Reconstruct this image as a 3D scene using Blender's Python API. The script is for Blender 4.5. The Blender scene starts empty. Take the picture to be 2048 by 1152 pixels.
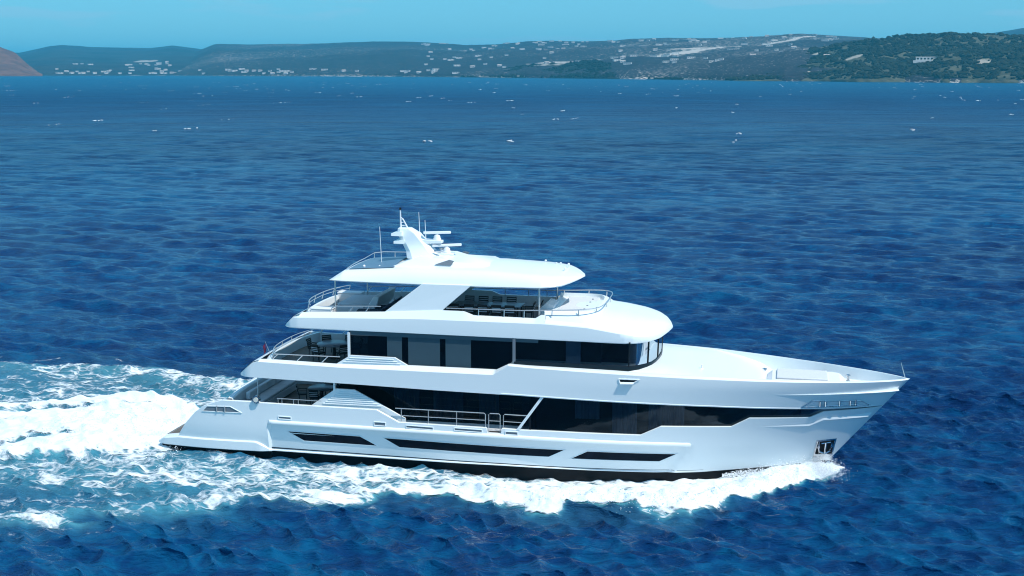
import bpy, math, random
import numpy as np
from mathutils import Vector, Matrix

R = math.radians
rng = np.random.default_rng(7)
random.seed(7)
scene = bpy.context.scene
COL = scene.collection

# ------------------------------------------------------------------ camera
CAM = np.array([30.97, -64.99, 19.35])
YAW = 11.5                      # degrees to the left of +Y
PITCH = 9.21                    # degrees down
cam_d = bpy.data.cameras.new("camera")
cam = bpy.data.objects.new("camera", cam_d)
COL.objects.link(cam)
a, p = R(YAW), R(PITCH)
vd = Vector((-math.sin(a) * math.cos(p), math.cos(a) * math.cos(p), -math.sin(p)))
vr = Vector((math.cos(a), math.sin(a), 0))
vu = vr.cross(vd)
cam.matrix_world = Matrix.Translation(Vector(CAM)) @ Matrix((vr, vu, -vd)).transposed().to_4x4()
cam_d.sensor_width = 36.0
cam_d.lens = 36.0 * 2700 / 2048
cam_d.clip_start = 0.5
cam_d.clip_end = 120000
scene.camera = cam

# ------------------------------------------------------------------ sun, sky
SUN = Vector((0.50, -0.265, 0.82)).normalized()
sun_d = bpy.data.lights.new("sun", 'SUN')
sun_d.energy = 4.3
sun_d.angle = R(0.53)
sun_d.color = (1.0, 0.97, 0.92)
sun = bpy.data.objects.new("sun", sun_d)
COL.objects.link(sun)
sun.location = (60, -40, 120)
sun.rotation_euler = SUN.to_track_quat('Z', 'Y').to_euler()

world = bpy.data.worlds.new("World")
scene.world = world
world.use_nodes = True
wn, wl = world.node_tree.nodes, world.node_tree.links
wn.clear()
wo = wn.new('ShaderNodeOutputWorld')
bg = wn.new('ShaderNodeBackground')
sky = wn.new('ShaderNodeTexSky')
sky.sky_type = 'NISHITA'
sky.sun_disc = False
sky.sun_elevation = math.asin(SUN.z)
sky.sun_rotation = math.atan2(SUN.x, SUN.y)
sky.air_density = 1.0
sky.dust_density = 0.3
sky.ozone_density = 3.0
tint = wn.new('ShaderNodeMix'); tint.data_type = 'RGBA'; tint.blend_type = 'MULTIPLY'
tint.inputs[0].default_value = 1.0
tint.inputs[7].default_value = (0.10, 0.68, 0.98, 1)
# thin high cloud veil: soft patches low over the hills
tc = wn.new('ShaderNodeTexCoord')
mp = wn.new('ShaderNodeMapping'); mp.inputs['Scale'].default_value = (3.0, 3.0, 26.0)
cn = wn.new('ShaderNodeTexNoise'); cn.inputs['Scale'].default_value = 2.2; cn.inputs['Detail'].default_value = 5.0
cr = wn.new('ShaderNodeValToRGB')
cr.color_ramp.elements[0].position = 0.40; cr.color_ramp.elements[0].color = (0, 0, 0, 1)
cr.color_ramp.elements[1].position = 0.60; cr.color_ramp.elements[1].color = (0.75, 0.75, 0.75, 1)
cm = wn.new('ShaderNodeMix'); cm.data_type = 'RGBA'
cm.inputs[7].default_value = (2.5, 4.4, 5.7, 1)
wl.new(tc.outputs['Generated'], mp.inputs['Vector'])
wl.new(mp.outputs['Vector'], cn.inputs['Vector'])
wl.new(cn.outputs['Fac'], cr.inputs['Fac'])
wl.new(sky.outputs['Color'], tint.inputs[6])
wl.new(tint.outputs[2], cm.inputs[6])
# pale air low over the horizon joins the cloud veil
sx = wn.new('ShaderNodeSeparateXYZ'); wl.new(tc.outputs['Generated'], sx.inputs[0])
lo = wn.new('ShaderNodeMapRange'); lo.interpolation_type = 'SMOOTHSTEP'
lo.inputs[1].default_value = 0.0; lo.inputs[2].default_value = 0.16; lo.inputs[3].default_value = 0.65; lo.inputs[4].default_value = 0.0
wl.new(sx.outputs['Z'], lo.inputs[0])
mxv = wn.new('ShaderNodeMath'); mxv.operation = 'MAXIMUM'
wl.new(lo.outputs[0], mxv.inputs[0]); wl.new(cr.outputs['Color'], mxv.inputs[1])
wl.new(mxv.outputs[0], cm.inputs[0])
wl.new(cm.outputs[2], bg.inputs['Color'])
bg.inputs['Strength'].default_value = 0.15
wl.new(bg.outputs['Background'], wo.inputs['Surface'])

scene.view_settings.view_transform = 'Standard'
scene.view_settings.look = 'None'
scene.view_settings.exposure = 0.0
scene.view_settings.gamma = 1.0
scene.render.engine = 'CYCLES'
cy = scene.cycles
cy.max_bounces = 7
cy.diffuse_bounces = 3
cy.glossy_bounces = 3
cy.transparent_max_bounces = 16
cy.volume_bounces = 0
cy.use_denoising = True
cy.filter_width = 1.1
cy.sample_clamp_indirect = 6.0
cy.sample_clamp_direct = 2.5
cy.caustics_reflective = False
cy.caustics_refractive = False

# ------------------------------------------------------------------ numpy noise
def _hash(ix, iy, seed):
    n = (ix.astype(np.int64) * 374761393 + iy.astype(np.int64) * 668265263 + seed * 974711) & 0x7fffffff
    n = ((n ^ (n >> 13)) * 1274126177) & 0x7fffffff
    return ((n ^ (n >> 16)) & 0xffff) / 65535.0

def vnoise(x, y, seed=0):
    ix, iy = np.floor(x), np.floor(y)
    fx, fy = x - ix, y - iy
    fx = fx * fx * (3 - 2 * fx); fy = fy * fy * (3 - 2 * fy)
    a_ = _hash(ix, iy, seed); b_ = _hash(ix + 1, iy, seed)
    c_ = _hash(ix, iy + 1, seed); d_ = _hash(ix + 1, iy + 1, seed)
    return (a_ * (1 - fx) + b_ * fx) * (1 - fy) + (c_ * (1 - fx) + d_ * fx) * fy

def fbm(x, y, octaves=4, seed=0):
    s, amp, t = 0.0, 0.5, 0.0
    for o in range(octaves):
        s = s + amp * vnoise(x * 2 ** o + 17.3 * o, y * 2 ** o - 9.1 * o, seed + o)
        t += amp; amp *= 0.5
    return s / t

def sstep(e0, e1, x):
    t = np.clip((x - e0) / (e1 - e0), 0, 1)
    return t * t * (3 - 2 * t)

# ------------------------------------------------------------------ materials
def mat(name, base, rough=0.4, metal=0.0, spec=0.5, coat=0.0, noise=0.0, nscale=3.0, bump=0.0, bscale=40.0):
    m = bpy.data.materials.new(name); m.use_nodes = True
    nt = m.node_tree; b_ = nt.nodes['Principled BSDF']
    b_.inputs['Base Color'].default_value = (*base, 1)
    b_.inputs['Roughness'].default_value = rough
    b_.inputs['Metallic'].default_value = metal
    b_.inputs['Specular IOR Level'].default_value = spec
    b_.inputs['Coat Weight'].default_value = coat
    b_.inputs['Coat Roughness'].default_value = 0.08
    if noise > 0:
        t = nt.nodes.new('ShaderNodeTexCoord'); n = nt.nodes.new('ShaderNodeTexNoise')
        n.inputs['Scale'].default_value = nscale; n.inputs['Detail'].default_value = 4
        mx = nt.nodes.new('ShaderNodeMix'); mx.data_type = 'RGBA'
        mx.inputs[6].default_value = (*[c * (1 - noise) for c in base], 1)
        mx.inputs[7].default_value = (*[min(1, c * (1 + noise)) for c in base], 1)
        nt.links.new(t.outputs['Object'], n.inputs['Vector'])
        nt.links.new(n.outputs['Fac'], mx.inputs[0])
        nt.links.new(mx.outputs[2], b_.inputs['Base Color'])
    if bump > 0:
        t = nt.nodes.new('ShaderNodeTexCoord'); n = nt.nodes.new('ShaderNodeTexNoise')
        n.inputs['Scale'].default_value = bscale; n.inputs['Detail'].default_value = 3
        bp = nt.nodes.new('ShaderNodeBump'); bp.inputs['Strength'].default_value = bump; bp.inputs['Distance'].default_value = 0.02
        nt.links.new(t.outputs['Object'], n.inputs['Vector'])
        nt.links.new(n.outputs['Fac'], bp.inputs['Height'])
        nt.links.new(bp.outputs['Normal'], b_.inputs['Normal'])
    return m

M = {}
M['white'] = mat('white_gelcoat', (0.805, 0.850, 0.855), 0.30, spec=0.45, coat=0.12, noise=0.015, nscale=0.7)
M['matte_white'] = mat('matte_white_paint', (0.78, 0.79, 0.80), 0.45, noise=0.02, nscale=1.3)
M['boot'] = mat('black_antifouling', (0.004, 0.006, 0.009), 0.45, spec=0.12, noise=0.3, nscale=1.5)  # bottom paint, also the painted shade of the anchor pocket
M['stripe'] = mat('dark_stripe', (0.02, 0.03, 0.05), 0.3)
M['black'] = mat('black_trim', (0.006, 0.006, 0.008), 0.25)
M['steel'] = mat('brushed_steel', (0.68, 0.67, 0.66), 0.28, metal=0.75, noise=0.08, nscale=8)
M['chrome'] = mat('polished_steel', (0.62, 0.63, 0.65), 0.12, metal=1.0, noise=0.35, nscale=5, bump=0.5, bscale=9)
M['cushion'] = mat('pale_cushion', (0.62, 0.64, 0.66), 0.8, noise=0.05, nscale=6, bump=0.2, bscale=25)
M['navy'] = mat('navy_fabric', (0.012, 0.020, 0.045), 0.8, noise=0.2, nscale=8)
M['darkwood'] = mat('dark_wicker', (0.010, 0.011, 0.013), 0.55, noise=0.3, nscale=20)
M['tabletop'] = mat('pale_table_top', (0.17, 0.21, 0.25), 0.3, noise=0.06, nscale=4)
M['slat'] = mat('pale_strap', (0.66, 0.68, 0.70), 0.6)
M['interior'] = mat('unlit_core_and_console', (0.012, 0.013, 0.018), 0.8, noise=0.3, nscale=1)
M['blind'] = mat('grey_blind', (0.66, 0.74, 0.76), 0.85, noise=0.05, nscale=2)
M['curtain'] = mat('sheer_curtain', (0.13, 0.20, 0.30), 0.85, noise=0.15, nscale=3)
M['skylight'] = mat('blue_grey_panel', (0.10, 0.19, 0.27), 0.35, noise=0.1, nscale=2)
M['vent'] = mat('grille_recess_grey', (0.16, 0.19, 0.22), 0.5)  # grille grey, also the painted shade of recess and slot
M['red'] = mat('red_bunting', (0.16, 0.015, 0.05), 0.8)
M['bluecloth'] = mat('blue_bunting', (0.03, 0.03, 0.14), 0.8)
M['lamp'] = mat('lamp_glass', (0.75, 0.72, 0.62), 0.15)

def teak_mat():
    m = bpy.data.materials.new('teak_deck'); m.use_nodes = True
    nt = m.node_tree; b_ = nt.nodes['Principled BSDF']
    t = nt.nodes.new('ShaderNodeTexCoord')
    w = nt.nodes.new('ShaderNodeTexWave'); w.bands_direction = 'Y'; w.inputs['Scale'].default_value = 2.6
    w.inputs['Distortion'].default_value = 0.0
    r = nt.nodes.new('ShaderNodeValToRGB')
    r.color_ramp.elements[0].position = 0.0; r.color_ramp.elements[0].color = (0.05, 0.04, 0.035, 1)
    r.color_ramp.elements[1].position = 0.12; r.color_ramp.elements[1].color = (0.23, 0.175, 0.13, 1)
    n = nt.nodes.new('ShaderNodeTexNoise'); n.inputs['Scale'].default_value = 3; n.inputs['Detail'].default_value = 5
    mx = nt.nodes.new('ShaderNodeMix'); mx.data_type = 'RGBA'; mx.blend_type = 'MULTIPLY'; mx.inputs[0].default_value = 0.5
    nt.links.new(t.outputs['Object'], w.inputs['Vector']); nt.links.new(t.outputs['Object'], n.inputs['Vector'])
    nt.links.new(w.outputs['Fac'], r.inputs['Fac'])
    nt.links.new(r.outputs['Color'], mx.inputs[6]); nt.links.new(n.outputs['Color'], mx.inputs[7])
    nt.links.new(mx.outputs[2], b_.inputs['Base Color'])
    b_.inputs['Roughness'].default_value = 0.6
    return m
M['teak'] = teak_mat()

def glass_mat(name, tintc, body, ior=1.45, refl=(0.42, 0.52, 0.62)):
    m = bpy.data.materials.new(name); m.use_nodes = True
    nt = m.node_tree; nt.nodes.clear()
    o = nt.nodes.new('ShaderNodeOutputMaterial')
    tr = nt.nodes.new('ShaderNodeBsdfTransparent'); tr.inputs['Color'].default_value = (*tintc, 1)
    gl = nt.nodes.new('ShaderNodeBsdfGlossy'); gl.inputs['Roughness'].default_value = 0.03
    gl.inputs['Color'].default_value = (*refl, 1)
    df = nt.nodes.new('ShaderNodeBsdfDiffuse'); df.inputs['Color'].default_value = (*body, 1)
    fr = nt.nodes.new('ShaderNodeFresnel'); fr.inputs['IOR'].default_value = ior
    m0 = nt.nodes.new('ShaderNodeMixShader'); m0.inputs['Fac'].default_value = 0.25
    m1 = nt.nodes.new('ShaderNodeMixShader')
    nt.links.new(tr.outputs[0], m0.inputs[1]); nt.links.new(df.outputs[0], m0.inputs[2])
    nt.links.new(fr.outputs['Fac'], m1.inputs['Fac'])
    nt.links.new(m0.outputs[0], m1.inputs[1]); nt.links.new(gl.outputs[0], m1.inputs[2])
    nt.links.new(m1.outputs[0], o.inputs['Surface'])
    return m
M['glass'] = glass_mat('tinted_glass', (0.27, 0.34, 0.38), (0.004, 0.005, 0.009))
M['glass2'] = glass_mat('lighter_tinted_glass', (0.42, 0.51, 0.55), (0.004, 0.005, 0.009))
M['screen'] = glass_mat('windscreen_glass', (0.40, 0.46, 0.50), (0.02, 0.025, 0.03), 1.75, (0.62, 0.68, 0.72))

# ------------------------------------------------------------------ mesh helpers
class MB:
    def __init__(s): s.v = []; s.f = []
    def grid(s, rows, flip=False):
        n = len(rows[0]); b0 = len(s.v)
        for r_ in rows: s.v += [tuple(map(float, q)) for q in r_]
        for i in range(len(rows) - 1):
            for j in range(n - 1):
                q = (b0 + i * n + j, b0 + i * n + j + 1, b0 + (i + 1) * n + j + 1, b0 + (i + 1) * n + j)
                s.f.append(q[::-1] if flip else q)
        return s
    def poly(s, pts, flip=False):
        b0 = len(s.v); s.v += [tuple(map(float, q)) for q in pts]
        idx = tuple(range(b0, b0 + len(pts))); s.f.append(idx[::-1] if flip else idx); return s
    def box(s, x0, x1, y0, y1, z0, z1):
        b0 = len(s.v)
        s.v += [(x, y, z) for z in (z0, z1) for y in (y0, y1) for x in (x0, x1)]
        for q in ((0, 2, 3, 1), (4, 5, 7, 6), (0, 1, 5, 4), (2, 6, 7, 3), (0, 4, 6, 2), (1, 3, 7, 5)):
            s.f.append(tuple(b0 + i for i in q))
        return s
    def prism(s, pts, off):
        """closed polygon pts (3-D) extruded by vector off"""
        n = len(pts); b0 = len(s.v); off = np.array(off, float)
        s.v += [tuple(map(float, q)) for q in pts] + [tuple(map(float, np.array(q) + off)) for q in pts]
        s.f.append(tuple(range(b0, b0 + n))); s.f.append(tuple(range(b0 + 2 * n - 1, b0 + n - 1, -1)))
        for i in range(n):
            j = (i + 1) % n
            s.f.append((b0 + j, b0 + i, b0 + n + i, b0 + n + j))
        return s
    def tube(s, pts, r, n=8, r2=None):
        pts = [np.array(q, float) for q in pts]; m = len(pts); b0 = len(s.v)
        for i, q in enumerate(pts):
            t = pts[min(i + 1, m - 1)] - pts[max(i - 1, 0)]; t = t / (np.linalg.norm(t) + 1e-9)
            ref = np.array((0, 0, 1.0)) if abs(t[2]) < 0.9 else np.array((1.0, 0, 0))
            e1 = np.cross(t, ref); e1 /= np.linalg.norm(e1); e2 = np.cross(t, e1)
            rr = r if r2 is None else r + (r2 - r) * i / (m - 1)
            for k in range(n):
                an = 2 * math.pi * k / n
                s.v.append(tuple(map(float, q + rr * (math.cos(an) * e1 + math.sin(an) * e2))))
        for i in range(m - 1):
            for k in range(n):
                k2 = (k + 1) % n
                s.f.append((b0 + i * n + k, b0 + (i + 1) * n + k, b0 + (i + 1) * n + k2, b0 + i * n + k2))
        s.f.append(tuple(b0 + k for k in range(n)))
        s.f.append(tuple(b0 + (m - 1) * n + k for k in reversed(range(n))))
        return s
    def lathe(s, prof, c=(0, 0, 0), n=20):
        b0 = len(s.v); m = len(prof)
        for (r_, z) in prof:
            for k in range(n):
                an = 2 * math.pi * k / n
                s.v.append((c[0] + r_ * math.cos(an), c[1] + r_ * math.sin(an), c[2] + z))
        for i in range(m - 1):
            for k in range(n):
                k2 = (k + 1) % n
                s.f.append((b0 + i * n + k, b0 + i * n + k2, b0 + (i + 1) * n + k2, b0 + (i + 1) * n + k))
        s.f.append(tuple(b0 + k for k in reversed(range(n))))
        s.f.append(tuple(b0 + (m - 1) * n + k for k in range(n)))
        return s
    def sections(s, secs, cap=True):
        """loft through closed sections with equal point counts"""
        n = len(secs[0]); b0 = len(s.v)
        for q in secs: s.v += [tuple(map(float, w)) for w in q]
        for i in range(len(secs) - 1):
            for k in range(n):
                k2 = (k + 1) % n
                s.f.append((b0 + i * n + k, b0 + i * n + k2, b0 + (i + 1) * n + k2, b0 + (i + 1) * n + k))
        if cap:
            s.f.append(tuple(b0 + k for k in reversed(range(n))))
            s.f.append(tuple(b0 + (len(secs) - 1) * n + k for k in range(n)))
        return s
    def build(s, name, m, parent=None, smooth=True, angle=32, bevel=0.0, recalc=True):
        me = bpy.data.meshes.new(name)
        me.from_pydata(s.v, [], s.f)
        if recalc:
            import bmesh
            bm = bmesh.new(); bm.from_mesh(me)
            bmesh.ops.remove_doubles(bm, verts=bm.verts, dist=1e-5)
            bmesh.ops.recalc_face_normals(bm, faces=bm.faces)
            bm.to_mesh(me); bm.free()
        me.validate()
        if m is not None: me.materials.append(m)
        if smooth:
            me.shade_smooth(); me.set_sharp_from_angle(angle=R(angle))
        o = bpy.data.objects.new(name, me); COL.objects.link(o)
        if parent is not None: o.parent = parent
        if bevel > 0:
            bv = o.modifiers.new('bevel', 'BEVEL'); bv.width = bevel; bv.segments = 2; bv.limit_method = 'ANGLE'
            bv.angle_limit = R(35)
        return o

def tag(o, label=None, cat=None, group=None, kind=None):
    if label: o['label'] = label
    if cat: o['category'] = cat
    if group: o['group'] = group
    if kind: o['kind'] = kind
    return o

def empty(name, loc=(0, 0, 0), rz=0.0):
    o = bpy.data.objects.new(name, None); COL.objects.link(o)
    o.location = loc; o.rotation_euler = (0, 0, rz); o.empty_display_size = 0.3
    return o

def copy_tree(o, parent=None):
    c = o.copy(); COL.objects.link(c)
    if parent is not None: c.parent = parent
    for ch in [q for q in bpy.data.objects if q.parent == o]:
        copy_tree(ch, c)
    return c

def fast_mesh(name, V, F, m, smooth=True):
    me = bpy.data.meshes.new(name)
    V = np.asarray(V, np.float32); F = np.asarray(F, np.int32); k = F.shape[1]
    me.vertices.add(len(V)); me.vertices.foreach_set('co', V.ravel())
    me.loops.add(F.size); me.loops.foreach_set('vertex_index', F.ravel())
    me.polygons.add(len(F))
    me.polygons.foreach_set('loop_start', np.arange(0, F.size, k, dtype=np.int32))
    me.polygons.foreach_set('loop_total', np.full(len(F), k, np.int32))
    me.polygons.foreach_set('use_smooth', np.full(len(F), smooth, bool))
    me.update(calc_edges=True)
    if m is not None: me.materials.append(m)
    o = bpy.data.objects.new(name, me); COL.objects.link(o)
    return o

def attr(o, name, vals):
    at = o.data.attributes.new(name, 'FLOAT', 'POINT')
    at.data.foreach_set('value', np.asarray(vals, np.float32))

# ------------------------------------------------------------------ the sea: wave field, wake shape
WX = []
for i in range(150):
    lam = 0.55 * (10.0 / 0.55) ** (rng.random())
    th = R(90 + YAW - 20) + rng.normal(0, R(21 if lam > 2.0 else 27))
    k = 2 * math.pi / lam
    amp = 0.0185 * lam ** 0.36 * (0.5 + rng.random()) * (1.6 if lam < 1.4 else 1.2 if lam < 3 else 0.95) * (0.55 if lam > 9 else 1.0)
    WX.append((k * math.cos(th), k * math.sin(th), amp * 0.62, rng.random() * 6.283, lam))

XE_S = [-60, -30, -14, -8, -1.5, 2.2, 7.3, 9.9, 13.7, 16, 18.8, 21, 24, 27.3, 28.6, 29.8, 31.5, 33.0, 34.2]
YE_S = [27, 22, 19, 17.5, 15.2, 13.4, 10.6, 9.3, 7.2, 7.3, 8.0, 8.0, 8.1, 7.7, 5.9, 4.4, 2.9, 1.4, 0.0]
XE_P = [-60, -30, -20, -10, -4, 0, 7.3, 13.7, 18.8, 24, 27.3, 29.5, 31.5, 33.0, 34.2]
YE_P = [17, 15, 14.4, 14.4, 12.7, 11.5, 9.6, 7.2, 8.0, 8.1, 7.4, 4.2, 2.7, 1.0, 0.0]

def hull_wl(x):
    u2 = np.clip((x - 15) / (33.0 - 15), 0, 1)
    return np.where(x < 1.0, 3.3, 3.62 * (1 - u2 ** 2.0)) * (x < 33.0)

def wake(x, y):
    """returns foam density and extra height"""
    stb = y < 0
    s = np.abs(y)
    wob = (fbm(x * 0.33, y * 0.33, 3, 5) - 0.5) * 2.4
    wob2 = (fbm(x * 1.1, y * 1.1, 3, 9) - 0.5) * 1.2
    ye = np.where(stb, np.interp(x, XE_S, YE_S), np.interp(x, XE_P, YE_P))
    yo = ye + (wob + wob2) * np.clip((34 - x) / 8, 0.08, 0.8)
    bh = hull_wl(x)
    t = (s - bh) / np.maximum(yo - bh, 0.15)
    inside = sstep(1.06, 0.94, t) * (x < 34.2)
    # density along the length: solid bow roll, then lace that thins out aft
    base = np.interp(x, [-60, -25, -8, 0, 6, 12, 16, 18.5, 21, 34], [0.28, 0.35, 0.42, 0.48, 0.54, 0.61, 0.68, 0.86, 1.0, 1.10]) * np.where(stb, 1.0, 1.05)
    edge = np.exp(-((t - 0.90) / 0.13) ** 2) * np.interp(x, [-60, -4, 3, 9, 14, 34], [0.0, 0.16, 0.05, 0.18, 0.26, 0.1])
    midgap = np.exp(-((t - 0.72) / 0.16) ** 2) * np.interp(x, [-60, -8, 2, 9, 13], [0.12, 0.20, 0.16, 0.05, 0.0]) * stb
    near = np.exp(-((t - 0.22) / 0.25) ** 2) * np.interp(x, [-60, -3, 8, 20, 24], [0.05, 0.10, 0.10, 0.05, 0.0])
    hullgap = sstep(0.22, 0.0, t) * np.interp(x, [1, 5, 18, 23, 26], [0.05, 0.34, 0.34, 0.18, 0.0])
    d = inside * (base + edge + near - midgap - hullgap)
    # scattered lace outside the edge
    out = sstep(1.9, 1.0, t) * (1 - inside) * np.interp(x, [-40, 10, 26, 33, 34.5], [0.16, 0.20, 0.26, 0.10, 0])
    d = d + out
    # bright patch on the outer crest
    d = d + 0.65 * np.exp(-(((x - 0.6) / 1.6) ** 2 + ((y + 14.3 + 0.14 * (x - 0.6)) / 0.42) ** 2))
    # propeller wash astern
    hw = np.where(stb, np.interp(x, [-60, -14, -7.2, -3, 0.5, 2.2], [14, 8.2, 6.0, 4.5, 3.5, 3.0]),
                  np.interp(x, [-60, -20, -12, -8, -5, -2, 0.5, 2.2], [6, 4.5, 4.4, 6.6, 6.8, 5.2, 3.5, 3.0])) + (wob * 0.20 + wob2 * 0.30)
    wash = sstep(1.10, 0.90, s / np.maximum(hw, 0.2)) * sstep(2.4, 1.2, x)
    solid = np.interp(x, [-60, -25, -15, -6, 0], [0.62, 0.80, 0.98, 1.2, 1.3])
    lane = np.interp(x, [-60, -8, -4.5, -2.5, 0], [0.75, 0.72, 0.66, 0.20, 0.0])
    yl = np.interp(x, [-20, -13, -9.8, -3.2, 0], [0.5, 1.6, 3.2, 4.4, 4.4]) + wob * 0.15
    yl2 = np.interp(x, [-20, -8.3, -7.2, -3.4, 0], [-8, -4.2, -3.2, -2.0, -1.6]) + wob * 0.15
    solid = solid - lane * (np.exp(-((y - yl) / 0.75) ** 2) + 1.0 * np.exp(-((y - yl2) / 0.60) ** 2) * sstep(-3.2, -6.0, x))
    d = np.maximum(d, wash * solid) 
    # ---- height
    h = np.zeros_like(x)
    lump = fbm(x * 1.3, y * 1.3, 4, 21) - 0.5
    slump = fbm(x * 0.35, y * 1.1, 3, 27) - 0.5
    crest = np.exp(-((s - (ye - 1.1)) / 0.95) ** 2) * np.interp(x, [12, 18, 24, 29, 32.5, 34], [0.10, 0.22, 0.48, 0.52, 0.22, 0.0])
    crest = crest * (x < 34)
    h += crest * (1.0 + 1.3 * lump)
    h += -0.34 * np.exp(-((s - bh - 0.1) / 1.0) ** 2) * np.interp(x, [-1, 3, 7, 11, 15, 20, 27, 30.5], [0, -0.6, -0.65, -0.6, -0.2, 0.7, 1.1, -0.6])
    h += 0.22 * np.exp(-((x - 32.2) / 1.4) ** 2 - ((s - 0.7) / 0.8) ** 2)
    h += wash * (0.26 + 0.42 * np.exp(-((x + 4.5) / 4.5) ** 2)) * (0.85 + 0.9 * slump + 0.35 * lump)
    h -= wash * 0.30 * (np.exp(-((y - yl) / 0.6) ** 2)) * sstep(-1, -4, x)
    h += 0.20 * np.exp(-((s - ye + 0.7) / 1.0) ** 2) * np.interp(x, [-40, -20, 0, 10, 14], [0.3, 0.8, 1.0, 0.6, 0])
    h += inside * (1 - wash) * 0.20 * lump
    return np.clip(d, 0, 1.4), h

def sea(x, y, spacing=None):
    """x, y flat arrays -> displaced positions, foam density, wash amount"""
    r_ = np.hypot(x - CAM[0], y - CAM[1])
    z = np.zeros_like(x); dx = np.zeros_like(x); dy = np.zeros_like(x)
    gust = 0.72 + 0.56 * fbm(x / 46.0, y / 46.0, 3, 33)
    for kx, ky, am, ph, lam in WX:
        w = np.clip((lam / np.maximum(spacing, 0.02) - 3.0) / 4.0, 0, 1) if spacing is not None else 1.0
        arg = kx * x + ky * y + ph
        c_, s_ = np.cos(arg), np.sin(arg)
        k = math.hypot(kx, ky)
        z += am * w * c_
        dx -= am * w * 0.75 * s_ * kx / k
        dy -= am * w * 0.75 * s_ * ky / k
    near = (np.abs(y) < 40) & (x > -80) & (x < 60)
    d = np.zeros_like(x); h = np.zeros_like(x)
    dd, hh = wake(x[near], y[near]); d[near] = dd; h[near] = hh
    calm = 1 - 0.55 * np.clip(d, 0, 1)
    z = z * gust * calm + h
    return x + dx * gust * calm, y + dy * gust * calm, z, d

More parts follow.
